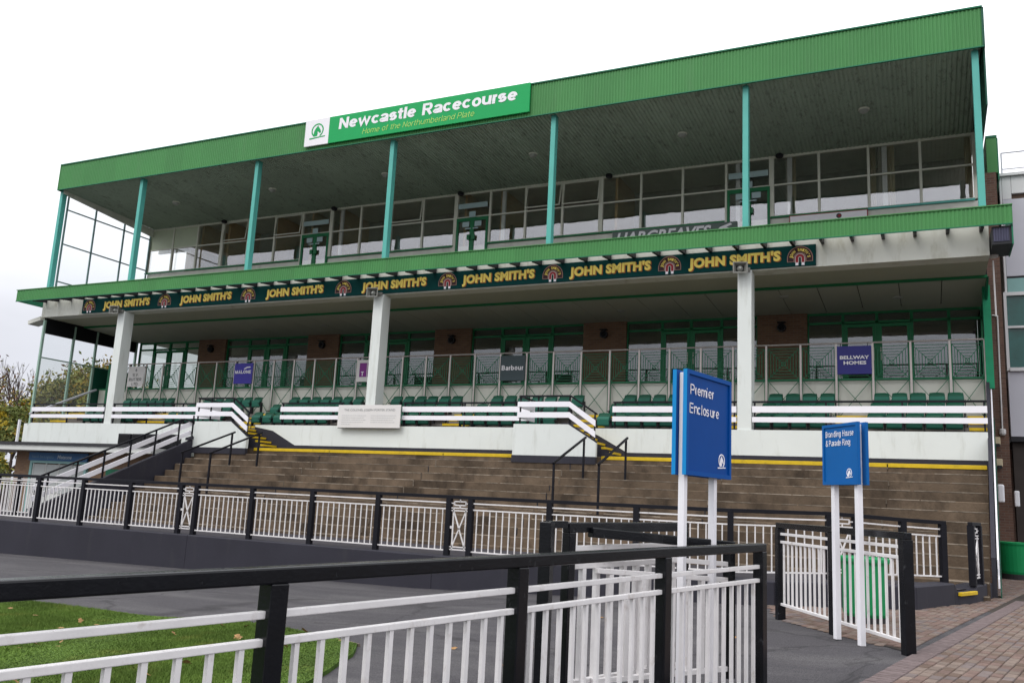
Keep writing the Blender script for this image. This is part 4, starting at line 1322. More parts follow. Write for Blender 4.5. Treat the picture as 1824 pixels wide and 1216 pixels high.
for a, b in zip(bx[1:-1], bx[2:]):
    inst('pattern_panel', ppm, bal, ((a + b) / 2, 27.06, 0))
ppm2 = pattern_panel(.86).mesh('pattern_panel', m_bgreen)
inst('pattern_panel', ppm2, bal, ((bx[0] + bx[1]) / 2, 27.06, 0))

# advertising boards hung on the balustrade
def board(k0, label, mat, z0=5.56, z1=6.39, cat='advertising board', y=26.99, pad=.03):
    x1, x0 = bx[k0] - pad, bx[k0 + 1] + pad
    t = thing('advertising_board', label, cat, ((x0 + x1) / 2, y, z0), 0, 'sponsor boards on the balustrade')
    m = MB(); m.box(x0, x1, y, y + .02, z0, z1); part('panel', m, mat, t)
    m = MB()
    for xx in (x0 + .1, x1 - .1):
        m.box(xx - .01, xx + .01, y + .005, y + .06, z1 - .005, 6.47)
    part('hanger', m, m_dark, t)
    return t, x0, x1
t, x0, x1 = board(3, 'royal blue board with white capitals reading BELLWAY HOMES', m_navy)
part('lettering', text_mb('BELLWAY', (x0 + .08, 26.988, 6.0), X, Zv, .80, .11, .035, 0), m_letter, t)
part('lettering', text_mb('HOMES', (x0 + .18, 26.988, 5.84), X, Zv, .62, .11, .035, 0), m_letter, t)
t, x0, x1 = board(14, 'dark slate board with white word Barbour', m_slate, 5.52, 6.39)
part('lettering', grotesque('Barbour', (x0 + .06, 26.988, 5.88), X, Zv, .82, .17, .19), m_letter, t)
t, x0, x1 = board(20, 'white board with purple squares partly behind the middle pillar', m_offwhite)
m_ = MB(); m_.box(x0 + .12, x0 + .44, 26.982, 26.989, 5.74, 6.27); m_.box(x0 + .48, x0 + .80, 26.982, 26.989, 5.74, 6.27); part('purple_square', m_, m_purple, t)
part('lettering', grotesque('T', (x0 + .20, 26.979, 5.78), X, Zv, .13, .16, .18), m_letter, t)
part('lettering', grotesque('S', (x0 + .58, 26.979, 5.78), X, Zv, .13, .16, .18), m_letter, t)
t, x0, x1 = board(26, 'violet blue board with white word MALONE and swoosh', m_royal)
part('lettering', grotesque('MALONE', (x0 + .06, 26.988, 5.97), X, Zv, .82, .13, .2), m_letter, t)
m_ = MB(); m_.prism([(0, .02), (.16, .10), (.34, .11), (.36, .07), (.2, .06), (.06, .0)], (x0 + .48, 26.985, 6.14), X, Zv, Yv * -.002); part('swoosh', m_, m_letter, t)
t, x0, x1 = board(32, 'white board lettered S.V. RUTTER LTD near the left pillar', m_offwhite, 5.50, 6.39)
for s, zz, ww in (('S.V.', 5.95, .36), ('RUTTER', 5.75, .74), ('LTD', 5.55, .36)):
    part('lettering', grotesque(s, ((x0 + x1) / 2 - ww / 2, 26.988, zz), X, Zv, ww, .125, .13), m_darktext, t)
m_ = MB(); m_.prism([(0.05, 0), (.1, .05), (.09, .1), (.05, .15), (.01, .1), (0, .05)], ((x0 + x1) / 2 - .05, 26.985, 6.15), X, Zv, Yv * -.002); part('emblem', m_, m_greytext, t)

# banners under the upper sill, half hidden by the fascia
t = thing('banner', 'dark grey banner under the upper windows with slanted white serif capitals', 'banner', (-7.8, 29.0, 10.75))
m_ = MB(); m_.box(-10.08, -5.62, 28.985, 29.075, 10.6, 11.2); part('panel', m_, M('banner_grey', (.12, .155, .14), .5), t)
part('lettering', text_mb('HARGREAVES', (-9.95, 28.983, 10.72), X, Zv, 3.45, .45, .03, .25), m_letter, t)
m_ = MB(); m_.prism([(0, 0), (.2, .22), (.55, .34), (.62, .28), (.42, .2), (.55, .14), (.3, .08)], (-6.4, 28.982, 10.82), X, Zv, Yv * -.003); part('swoosh', m_, m_letter, t)
t = thing('banner', 'white banner with thin red border under the right upper windows', 'banner', (-2.7, 29.0, 10.75))
m_ = MB(); m_.box(-3.9, -1.48, 28.985, 29.075, 10.6, 11.21); part('border', m_, m_red, t)
m_ = MB(); m_.box(-3.875, -1.505, 28.98, 28.984, 10.62, 11.185); part('panel', m_, m_letter, t)
m_ = MB(); m_.tube((-2.35, 28.979, 11.07), (-2.35, 28.974, 11.07), .085, n=16); part('emblem', m_, m_darktext, t)
m_ = MB(); m_.prism([(-.06, .0), (0.02, .05), (.07, 0), (.0, -.05)], (-2.34, 28.973, 11.07), X, Zv, Yv * -.002); part('emblem', m_, m_red, t)
part('lettering', text_mb('Coral', (-3.3, 28.978, 10.72), X, Zv, 1.0, .26, .02), m_darktext, t) if False else None

# ================================================================== BIG SIGN ON THE ROOF FASCIA
def horse_logo(o, ux, s, mat_ring, mat_head, parent, thick=.004):
    """ring with a horse head in it, standing on a swoosh line; s = ring radius"""
    o, ux = Vector(o), Vector(ux).normalized()
    nrm = ux.cross(Zv)
    m = MB()
    n = 28
    P = []
    for i in range(n + 1):
        a = math.radians(-62 + 304 * i / n)
        P.append((math.cos(a), math.sin(a)))
    for i in range(n):
        q = [(P[i][0] * s, P[i][1] * s), (P[i + 1][0] * s, P[i + 1][1] * s), (P[i + 1][0] * s * .82, P[i + 1][1] * s * .82), (P[i][0] * s * .82, P[i][1] * s * .82)]
        m.prism(q, o, ux, Zv, nrm * thick)
    m.prism([(-s * 1.25, -s * 1.18), (s * 1.3, -s * 1.0), (s * 1.3, -s * .86), (-s * .3, -s * .95), (-s * 1.25, -s * .98)], o, ux, Zv, nrm * thick)
    part('logo_ring', m, mat_ring, parent)
    m = MB()
    hd = [(-.62, -.55), (-.55, -.1), (-.38, .25), (-.1, .55), (.08, .72), (.12, .5), (.3, .32), (.52, -.05), (.6, -.28), (.48, -.42), (.3, -.36), (.16, -.18), (.0, -.14), (.05, -.5), (-.02, -.78), (-.3, -.82)]
    m.prism([(a * s, b * s) for a, b in hd], o, ux, Zv, nrm * thick)
    part('logo_horse', m, mat_head, parent)
t = thing('roof_sign', 'long bright green sign on the roof fascia reading Newcastle Racecourse', 'sign', (-15.7, 23.8, 13.77))
m_ = MB(); m_.box(-19.15, -11.22, 23.80, 23.87, 13.75, 14.755); part('panel', m_, m_signgreen, t)
m_ = MB(); m_.box(-20.22, -19.153, 23.80, 23.87, 13.75, 14.755); part('logo_panel', m_, m_letter, t)
part('lettering', grotesque('Newcastle Racecourse', (-18.72, 23.798, 14.22), X, Zv, 7.05, .42, .20, .06, gap=.055, space=.40), m_letter, t)
part('lettering', grotesque('Home of the Northumberland Plate', (-17.68, 23.798, 13.89), X, Zv, 4.45, .205, .095, .22), m_lime, t)
horse_logo((-19.66, 23.798, 14.31), X, .27, m_signgreen, m_signgreen, t)

# ================================================================== LONG BANNER ON THE BEAM
t = thing('beam_banner', 'long dark green banner along the beam with repeated yellow JOHN SMITH\'S lettering', 'banner', (-16.8, 24.0, 8.07))
m_ = MB(); m_.box(-31.0, -2.55, 23.99, 24.045, 8.085, 8.665); part('panel', m_, m_js, t)
txt = [(-29.78, -27.23), (-25.63, -23.06), (-21.45, -18.85), (-17.28, -14.58), (-13.39, -10.77), (-9.68, -7.11), (-6.02, -3.48)]
base_y = text_mb("JOHN SMITH'S", (0, 0, 0), X, Zv, 2.55, .305, .055, .03, spacing=1.06)
base_o = text_mb("JOHN SMITH'S", (0.028, 0, -.022), X, Zv, 2.55, .305, .06, .03, spacing=1.06)
my = base_y.mesh('lettering', m_jsy); mo = base_o.mesh('lettering_shadow', m_jso)
for a, b in txt:
    zb = 8.22
    l_ = inst('lettering', my, t, (a, 23.984, zb)); l2 = inst('lettering_shadow', mo, t, (a, 23.987, zb))
    l_.rotation_euler = (0, math.radians(-.9), 0); l2.rotation_euler = (0, math.radians(-.9), 0)
def arch(r0, r1, leg, n=20):
    m = MB()
    A = [(-r1, -leg)] + [(-r1 * math.cos(math.pi * i / n), r1 * math.sin(math.pi * i / n)) for i in range(n + 1)] + [(r1, -leg)]
    B = [(-r0, -leg)] + [(-r0 * math.cos(math.pi * i / n), r0 * math.sin(math.pi * i / n)) for i in range(n + 1)] + [(r0, -leg)]
    for i in range(len(A) - 1):
        m.prism([A[i], A[i + 1], B[i + 1], B[i]], (0, 0, 0), X, Zv, Yv * -.002)
    return m
def shift(m, dx, dy, dz):
    m.v = [(a + dx, b + dy, c + dz) for a, b, c in m.v]; return m
em_outer = arch(.145, .335, .10).mesh('emblem', M('emblem_cream', (.40, .22, .18), .5))
em_in = shift(arch(.165, .318, .088), 0, -.0015, 0).mesh('emblem_band', m_maroon)
em_out2 = shift(arch(.026, .134, .125), 0, -.001, 0).mesh('horseshoe_outline', M('emblem_pale', (.55, .45, .42), .6))
em_shoe = shift(arch(.048, .112, .12), 0, -.001, 0).mesh('horseshoe', m_red)
tip = MB(); tip.box(-.118, -.042, -.002, 0, -.20, -.122); tip.box(.042, .118, -.002, 0, -.20, -.122); em_tip = tip.mesh('horseshoe_tips', m_letter)
lm = MB()
word = "JOHN SMITH'S"
for i, ch in enumerate(word):
    if ch == ' ': continue
    a = math.radians(172 - 164 * i / (len(word) - 1))
    r = .195
    ux = Vector((math.sin(a), 0, -math.cos(a))); uz = Vector((math.cos(a), 0, math.sin(a)))
    w_ = .05 if ch != "'" else .02
    q = text_mb(ch, Vector((math.cos(a) * r, 0, math.sin(a) * r)) - ux * w_ / 2, ux, uz, w_, .085, .035)
    lm.add(q.v, q.f)
lm = shift(lm, 0, 0, 0)
em_let = lm.mesh('emblem_lettering', m_jsy)
for x in (-30.58, -26.44, -22.28, -18.05, -13.93, -10.23, -6.57, -2.96):
    e_ = inst('emblem', em_outer, t, (x, 23.986, 8.30))
    for nm, me_, dy in (('emblem_band', em_in, 0), ('emblem_lettering', em_let, -.002), ('horseshoe_outline', em_out2, -.0015), ('horseshoe', em_shoe, -.002), ('horseshoe_tips', em_tip, -.002)):
        c_ = D.objects.new(nm, me_); COL.objects.link(c_); c_.parent = e_; c_.location = (0, dy, 0)

# loudspeakers on the pillar heads
for x, lb in ((-28.75, 'grey horn loudspeaker above the left white pillar'), (-16.62, 'grey horn loudspeaker above the middle white pillar'), (-4.52, 'grey horn loudspeaker above the right white pillar')):
    t = thing('loudspeaker', lb, 'loudspeaker', (x, 23.75, 8.05), math.radians(14), 'horn loudspeakers on the beam')
    R_ = ROOT[t.name]
    def loc(mb):
        mb.v = [tuple(R_ @ Vector(v)) for v in mb.v]; return mb
    m_ = MB(); 
    w0, h0 = .20, .16
    ring = [(-w0, -h0), (w0, -h0), (w0, h0), (-w0, h0)]
    back = [(-.1, -.09), (.1, -.09), (.1, .09), (-.1, .09)]
    inn = [(-w0 + .03, -h0 + .03), (w0 - .03, -h0 + .03), (w0 - .03, h0 - .03), (-w0 + .03, h0 - .03)]
    Vv = [(a, -.14, b) for a, b in ring] + [(a, .14, b) for a, b in back] + [(a, -.14, b) for a, b in inn] + [(a * .6, .0, b * .6) for a, b in inn]
    Ff = []
    for i in range(4):
        j = (i + 1) % 4
        Ff += [(i, j, 4 + j, 4 + i), (j, i, 8 + i, 8 + j), (8 + i, 8 + j, 12 + j, 12 + i)]
    Ff += [(4, 5, 6, 7)]
    m_.add(Vv, Ff); part('horn', loc(m_), m_speaker, t)
    m_ = MB(); m_.add([(a * .6, -.002, b * .6) for a, b in inn], [(0, 1, 2, 3)]); part('horn_throat', loc(m_), m_interior_black, t)
    m_ = MB(); m_.tube((0, -.005, 0), (0, -.11, 0), .085, .03, 14); part('cone', loc(m_), m_lamp, t)
    m_ = MB(); m_.box(.08, .28, .06, .26, -.05, .05); part('mount', loc(m_), m_speaker, t)

# ================================================================== GUARD RAILS WITH WHITE BOARDS ON THE PARAPET
def guard(x0, x1, lb, posts_from=None):
    t = thing('guard_rail', lb, 'guard rail', ((x0 + x1) / 2, 23.95, 3.6), 0, 'white board rails on the parapet')
    for z0, z1 in ((4.085, 4.255), (3.825, 3.965)):
        m = MB(); m.box(x0, x1, 23.90, 23.93, z0, z1); part('board', m, m_board, t)
    m = MB(); m.beam((x0, 23.97, 4.375), (x1, 23.97, 4.375), .05, .05); part('top_rail', m, m_rail, t)
    n = max(1, int(round((x1 - x0) / 1.9)))
    for i in range(n + 1):
        x = x0 + .06 + (x1 - x0 - .12) * i / n
        m = MB(); m.box(x - .02, x + .02, 23.935, 23.985, 3.55, 4.35); part('post', m, m_rail, t)
    return t
guard(-33.05, -28.85, 'white board rail on the parapet left of the left pillar')
guard(-28.42, -22.95, 'white board rail on the parapet between left pillar and left stairway')
guard(-20.2, -17.6, 'white board rail left of the white information board')
guard(-15.25, -10.75, 'white board rail between information board and right stairway')
guard(-8.15, -4.64, 'white board rail between right stairway and right white pillar')
guard(-4.22, 1.34, 'white board rail on the parapet right of the right pillar')
for a, c, b, lb in ((-22.93, -21.3, -20.57, 'white board rail sloping down the left stairway wall'), (-10.62, -9.02, -8.24, 'white board rail sloping down the right stairway wall')):
    t = thing('stair_rail', lb, 'guard rail', ((a + b) / 2, 22.8, 3.1), 0, 'white board rails on the stairway walls')
    for z0, z1, d in ((4.105, 4.255, .68), (3.80, 3.955, .68)):
        slope = .525 / .78
        m = MB(); m.prism([(a, z0), (c - .02, z0), (b, z0 - slope * (b - c) - .02), (b, z1 - slope * (b - c) + .0), (c, z1), (a, z1)], (0, 22.74, 0), X, Zv, Yv * .03)
        part('board', m, m_board, t)
        m = MB(); m.box(a + .02, a + .05, 22.78, 23.88, z0 - .02, z1 - .02); part('board', m, m_board, t)
    m = MB(); m.beam((a + .02, 22.80, 4.42), (c, 22.80, 4.42), .045, .045); m.beam((c, 22.80, 4.42), (b + .03, 22.80, 3.90), .045, .045)
    part('top_rail', m, m_rail, t)
    m = MB(); m.beam((a + .03, 22.82, 4.42), (a + .03, 23.9, 4.40), .045, .045); part('top_rail', m, m_rail, t)
    for x, zt in ((a + .06, 4.4), (a + .62, 4.4), (c - .02, 4.4), (b - .04, 3.92)):
        m = MB(); m.box(x - .018, x + .018, 22.80, 22.84, 3.62 if x < c + .1 else 3.13, zt); part('post', m, m_rail, t)
# information board
t = thing('information_board', 'white printed information board fixed to the parapet rail below the middle pillar', 'board', (-16.4, 23.7, 3.53))
m_ = MB(); m_.box(-17.62, -15.2, 23.72, 23.76, 3.545, 4.29); part('panel', m_, m_offwhite, t)
m_ = MB(); m_.box(-17.60, -15.2, 23.725, 23.765, 3.525, 3.543); part('bottom_edge', m_, m_dark, t)
part('lettering', text_mb('THE COLONEL JOSEPH PORTER STAND', (-17.38, 23.718, 4.09), X, Zv, 1.98, .075, 0, 0), m_greytext, t)
m_ = MB()
m_faint = M('text_faint', (.56, .56, .55), .6, .03)
for col in (0, 1):
    for r in range(5 - col):
        x0 = -17.46 + col * 1.14; ww = (.98 - .14 * random.random()) * (.4 if (r == 4) else 1)
        x = x0
        while x < x0 + ww:
            l_ = random.uniform(.03, .09)
            m_.box(x, min(x + l_, x0 + ww), 23.714, 23.719, 3.935 - r * .072, 3.955 - r * .072); x += l_ + .02
part('text_lines', m_, m_faint, t, kind='stuff')

# ================================================================== LEFT RAKING WALL OF THE TERRACE
rk = thing('raking_wall', 'dark raking wall closing the left side of the terrace', 'wall', (-23, 20, .3))
zw = lambda y: 3.01 + .425 * (y - 22.85)
m_ = MB(); m_.prism([(17.1, -.2), (22.77, -.2), (22.77, zw(22.77)), (17.1, zw(17.1))], (-23.1, 0, 0), Yv, Zv, X * .16)
part('wall', m_, m_plinth, rk)
m_ = MB(); m_.prism([(22.6, zw(22.7)), (22.9, zw(22.9)), (22.9, zw(22.9) + .10), (22.6, zw(22.7) + .08)], (-23.12, 0, 0), Yv, Zv, X * .2)
part('wall_cap', m_, m_plinth, rk)
t = thing('guard_rail', 'black handrail with white boards sloping down the left raking wall', 'guard rail', (-23.05, 20, 1.7))
m_ = MB(); m_.beam((-23.05, 17.2, zw(17.2) + .84), (-23.05, 22.35, zw(22.35) + .84), .05, .05); m_.beam((-23.05, 22.35, zw(22.35) + .84), (-23.05, 22.85, zw(22.35) + .80), .05, .05)
part('top_rail', m_, m_rail, t)
for z in (.25, .56):
    m_ = MB(); m_.beam((-23.09, 17.1, zw(17.1) + z), (-23.09, 22.8, zw(22.8) + z), .03, .15); part('board', m_, m_board, t)
for y in (17.5, 18.42, 19.34, 20.28, 21.24, 22.2, 22.8):
    m_ = MB(); m_.box(-23.06, -23.02, y - .02, y + .02, zw(y) - .1, zw(y) + .83); part('post', m_, m_rail, t)
# handrails standing on the terrace
for x, lb in ((-20.75, 'left handrail of the pair at the foot of the left stairway'), (-19.6, 'right handrail of the pair at the foot of the left stairway'),
              (-8.38, 'left handrail of the pair at the foot of the right stairway'), (-7.2, 'right handrail of the pair at the foot of the right stairway')):
    t = thing('handrail', 'sloping black ' + lb, 'handrail', (x, 20.25, 1.25), 0, 'handrails on the terrace steps')
    m_ = MB(); m_.beam((x, 20.18, 2.40), (x, 22.42, 3.235), .055, .055); part('rail', m_, m_rail, t, bev=.01)
    m_ = MB(); m_.box(x - .024, x + .024, 20.21, 20.26, 1.20, 2.40); part('post', m_, m_rail, t)
    m_ = MB(); m_.box(x - .024, x + .024, 22.27, 22.32, 2.1, 3.17); part('post', m_, m_rail, t)

# ================================================================== FENCES
def fence_parts(t, pts, zt, zb, post=.09, skip=(), nb=11, post_mat=None, top=(.085, .07), r1=.124, r2=.235, bev=0.0, railw=.032, bal=.027, botz=.10, gbase=None, xbays=()):
    """pts: list of (x, y); zt / zb: rail top and base height at every post"""
    post_mat = post_mat or m_black
    n = len(pts)
    cache = {}
    # one continuous top rail, mitred at the posts
    m = MB(); rings = []
    for i in range(n):
        dprev = (Vector(pts[i]) - Vector(pts[max(i - 1, 0)])); dnext = (Vector(pts[min(i + 1, n - 1)]) - Vector(pts[i]))
        dprev = dprev.normalized() if dprev.length > 1e-6 else dnext.normalized()
        dnext = dnext.normalized() if dnext.length > 1e-6 else dprev
        dd = (dprev + dnext).normalized()
        sd = Vector((-dd.y, dd.x, 0)) * (top[0] / 2 / max(.5, dd.dot(dnext)))
        e = Vector((*pts[i], 0)) + Vector((dd.x, dd.y, 0)) * (-post / 2 - .004 if i == 0 else post / 2 + .004 if i == n - 1 else 0)
        rings.append([e + sd + Zv * (zt[i] - top[1]), e - sd + Zv * (zt[i] - top[1]), e - sd + Zv * zt[i], e + sd + Zv * zt[i]])
    m.add([v for r in rings for v in r], [(4 * i + j, 4 * i + (j + 1) % 4, 4 * i + 4 + (j + 1) % 4, 4 * i + 4 + j) for i in range(n - 1) for j in range(4)] + [(3, 2, 1, 0), (4 * n - 4, 4 * n - 3, 4 * n - 2, 4 * n - 1)])
    part('top_rail', m, post_mat, t, bev=max(bev * 1.6, .004))
    for i in range(n):
        x, y = pts[i]
        if i in skip: continue
        d = (Vector(pts[min(i + 1, n - 1)]) - Vector(pts[max(i - 1, 0)])).normalized()
        a = math.atan2(d.y, d.x)
        b0_ = gbase[i] if gbase else zb[i]
        m = MB(); h = post / 2
        m.box(-h, h, -h, h, 0, zt[i] - top[1] - b0_ + .002)
        R_ = Matrix.Translation((x, y, b0_)) @ Matrix.Rotation(a, 4, 'Z')
        m.v = [tuple(R_ @ Vector(v)) for v in m.v]
        part('post', m, post_mat, t, bev=bev)
    for i in range(n - 1):
        p, q = Vector((*pts[i], 0)), Vector((*pts[i + 1], 0))
        d = (q - p); Ln = d.length; u = d / Ln
        a = math.atan2(u.y, u.x)
        e0 = -.0 if i else -post / 2
        e1 = 0 if i < n - 2 else post / 2
        A = p + u * e0; B = q + u * e1
        A, B = p + u * (post / 2 - .01), q - u * (post / 2 - .01)
        if i in xbays:
            z0, z1 = zb[i], zt[i]
            m = MB(); tt = .022
            ua, ub = p + u * .07, q - u * .07
            c = (p + q) / 2
            hw = (ub - ua).length / 2
            def bar(s0, za, s1, zb_):
                m.beam(c + u * s0 * hw + Zv * za, c + u * s1 * hw + Zv * zb_, tt, tt)
            lo, hi = z0 + .12, z1 - .24
            for s in (-1, 1): bar(s * .8, lo, s * .8, hi)
            for z in (lo, lo + .05, hi, hi - .05): bar(-1.1, z, 1.1, z)
            bar(-.8, lo + .05, .8, hi - .05); bar(-.8, hi - .05, .8, lo + .05)
            for z in (z1 - .185, z1 - .115): bar(-.75, z, .75, z)
            for s in (-.75, .75): bar(s, z1 - .185, s, z1 - .115)
            bar(0, z1 - .115, 0, z1 - .07); bar(0, z1 - .24, 0, z1 - .185)
            bar(-1.2, z1 - .15, -.75, z1 - .15); bar(.75, z1 - .15, 1.2, z1 - .15)
            m.tube(c - u * hw * 1.05 + Zv * ((lo + hi) / 2), c - u * hw * 1.05 + Zv * ((lo + hi) / 2 + .05), .03)
            part('cross_panel', m, m_wrail, t)
            continue
        for off in (r1, r2):
            m = MB(); m.beam(A + Zv * (zt[i] - off - railw / 2), B + Zv * (zt[i + 1] - off - railw / 2), railw + .004, railw)
            part('rail', m, m_wrail, t, bev=min(bev, .004))
        m = MB(); m.beam(A + Zv * (zb[i] + botz), B + Zv * (zb[i + 1] + botz), railw + .004, railw)
        part('rail', m, m_wrail, t, bev=min(bev, .004))
        k = max(2, int(round(Ln / 1.63 * nb)))
        for j in range(1, k + 1):
            f = j / (k + 1)
            b_ = p + d * f
            zlo = zb[i] + (zb[i + 1] - zb[i]) * f + botz + railw / 2
            zhi = zt[i] + (zt[i + 1] - zt[i]) * f - r2 - railw
            key = 'b'
            if key not in cache:
                mm = MB(); mm.box(-bal / 2, bal / 2, -bal / 2, bal / 2, 0, 1); cache[key] = mm.mesh('baluster', m_wrail)
            inst('baluster', cache[key], t, (b_.x, b_.y, zlo), a, sz=zhi - zlo)

# nearest railing, running along the left of the walkway the picture is taken from
t = thing('railing', 'nearest black and white metal railing, running beside the lawn', 'railing', (-2.1, 4.64, -.1))
P0 = Vector((-2.51, 3.04)); P3 = Vector((-1.32, 7.85)); dv = (P3 - P0) / 3
pts = [tuple(P0 + dv * k) for k in (-1, 0, 1, 2, 3)]
zt = [1.06, 1.085, 1.111, 1.141, 1.163]
fence_parts(t, pts, zt, [z - 1.275 for z in zt], bev=.006, gbase=[gd(*p) - .1 for p in pts], top=(.085, .07), r1=.178, r2=.290, bal=.025, botz=.06)
# gate leaves and the gate post
def gate(p, q, ztp, ztq, lb, base, skip=()):
    t = thing('gate', lb, 'gate', (p[0], p[1], base), 0)
    fence_parts(t, [p, q], [ztp, ztq], [base + .05, base + .05], post=.075, bev=.005, top=(.07, .075), r1=.17, r2=.30, railw=.04, bal=.042, nb=9, botz=.08, skip=skip)
    return t
gate((-2.43, 6.22), (-1.94, 7.66), 1.275, 1.305, 'metal gate leaf with black frame behind the nearest railing', .0)
gate((-2.31, 6.44), (-1.56, 7.75), 1.245, 1.165, 'metal gate leaf with sloping black top bar, swung towards the nearest railing', .0, skip=(0,))
t = thing('gate_post', 'black gate post with a latch left of the gate leaves', 'gate post', (-2.50, 5.96, -.03))
m_ = MB(); m_.box(-2.545, -2.455, 5.92, 6.0, -.1, 1.275); part('post', m_, m_black, t, bev=.005)
m_ = MB(); m_.beam((-2.5, 5.96, 1.255), (-2.44, 6.15, 1.26), .06, .05); part('top_link', m_, m_black, t)
m_ = MB(); m_.tube((-2.45, 5.90, 1.05), (-2.38, 6.15, 1.05), .012); m_.tube((-2.45, 5.9, 1.03), (-2.45, 5.9, 1.10), .012); part('latch', m_, m_black, t)
# railing in front of the green bin
t = thing('railing', 'short black and white railing standing in front of the green bin', 'railing', (-1.1, 11.7, .08))
A, B = Vector((-1.92, 13.06)), Vector((-.24, 10.3))
pts = [tuple(A), tuple((A + B) / 2), tuple(B)]
fence_parts(t, pts, [1.305, 1.30, 1.295], [.10, .09, .08], post=.11, bev=.006, gbase=[g(p[0]) - .02 for p in pts], r1=.135, r2=.245, railw=.036, bal=.023, top=(.085, .075))
# far railing
t = thing('railing', 'long black and white railing on the dark plinth in front of the terrace', 'railing', (-10, 15.2, .34))
fx = [(-25.2, 15.2), (-23.6, 15.2), (-21.9, 15.2), (-20.27, 15.2), (-18.67, 15.2), (-17.07, 15.2), (-15.47, 15.2), (-15.0, 15.2), (-13.38, 15.2), (-11.75, 15.2), (-10.1, 15.2), (-8.46, 15.2), (-7.98, 15.2), (-6.34, 15.2), (-4.68, 15.2), (-3.04, 15.2), (-1.54, 15.9), (-1.14, 16.15), (-.43, 16.78), (.19, 17.2)]
zb_ = [.335] * 15 + [.345, .40, .41, .42, .42]
zt_ = [1.48] * 15 + [1.482, 1.51, 1.50, 1.47, 1.455]
fence_parts(t, fx, zt_, zb_, post=.10, xbays=(6, 11, 16), botz=.10, railw=.025, bal=.019, post_mat=m_rail, top=(.075, .065), r1=.13, r2=.25)
t = thing('railing', 'second black and white railing behind the far railing at the left edge', 'railing', (-24.5, 17.4, .3))
fence_parts(t, [(-27.2, 17.4), (-25.6, 17.4), (-24.1, 17.4), (-23.3, 17.4)], [1.5] * 4, [.32] * 4, post=.10, railw=.025, bal=.02, post_mat=m_rail, r1=.115, r2=.225)
# short decorated gate stub at the terrace entrance
t = thing('railing', 'short railing with white cross panel at the terrace entrance right of the gap', 'railing', (.75, 18.5, .36))
fence_parts(t, [(.655, 17.9), (.80, 18.55)], [1.46, 1.46], [.36, .36], post=.11, xbays=(0,), post_mat=m_rail, top=(.08, .06))

# ================================================================== SIGNS ON POSTS
def post_sign(name, lb, base, d, w, z0, z1, posts, face_side, mat_face, mat_edge, lines, logo, pw=.055, gap=.06, base_z=.04):
    """two blue panels back to back on two white posts. d: unit vector along the panel; face_side: +1/-1 normal"""
    t = thing(name, lb, 'sign', base)
    d = Vector((*d, 0)).normalized()
    nrm = Vector((d.y, -d.x, 0)) * face_side
    o = Vector((base[0], base[1], 0))
    th = .036
    for s in posts:
        c = o + d * s
        m = MB(); m.obox(c + Zv * (base_z + z1 - .02) / 2, d * pw / 2, nrm * pw / 2, Zv * (z1 - .02 - base_z) / 2)
        part('post', m, m_white, t, bev=.004)
    for side in (1, -1):
        n2 = nrm * side
        c0 = o + n2 * (pw / 2 + .003)
        # tray: rim frame with recessed face
        m = MB()
        rim = .035
        def bx_(u0, u1, za, zb2, a0, a1):
            m.obox(c0 + d * (u0 + u1) / 2 + n2 * (a0 + a1) / 2 + Zv * (za + zb2) / 2, d * (u1 - u0) / 2, n2 * (a1 - a0) / 2, Zv * (zb2 - za) / 2)
        bx_(0, rim, z0, z1, 0, th); bx_(w - rim, w, z0, z1, 0, th); bx_(rim, w - rim, z0, z0 + rim, 0, th); bx_(rim, w - rim, z1 - rim, z1, 0, th)
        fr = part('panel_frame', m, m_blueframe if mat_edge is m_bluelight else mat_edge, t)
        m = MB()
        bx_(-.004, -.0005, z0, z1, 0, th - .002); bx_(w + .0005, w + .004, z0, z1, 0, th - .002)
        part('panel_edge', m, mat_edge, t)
        m = MB(); bx_(rim, w - rim, z0 + rim, z1 - rim, 0, th - .014)
        part('panel', m, mat_face, t)
        if side == 1:
            fo = c0 + n2 * (th - .013)
            ux = d if face_side > 0 else -d
            org = fo if face_side > 0 else fo + d * w
            # reading direction: left to right for someone facing the panel
            for s, u, v, ww, hh_ in lines:
                part('lettering', grotesque(s, org + ux * u + Zv * (z0 + v), ux, Zv, ww, hh_, .125, thick=.002), m_letter, t)
            horse_logo(org + ux * logo[0] + Zv * (z0 + logo[1]), ux, logo[2], m_letter, m_letter, t, thick=.003)
    return t
dP = (0.2369, 0.9715)
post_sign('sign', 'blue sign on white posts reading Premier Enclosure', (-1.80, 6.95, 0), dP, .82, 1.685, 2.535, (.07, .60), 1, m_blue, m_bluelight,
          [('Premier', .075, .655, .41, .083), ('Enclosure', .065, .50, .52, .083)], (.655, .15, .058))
dB = (-0.62, 0.785)
post_sign('sign', 'smaller blue sign on white posts reading Brandling House and Parade Ring', (-.66, 10.72, 0), dB, .70, 1.79, 2.50, (.10, .56), -1, m_blue2, m_blue2,
          [('Brandling House', .06, .56, .56, .070), ('& Parade Ring', .06, .455, .49, .070)], (.52, .135, .05), pw=.065)

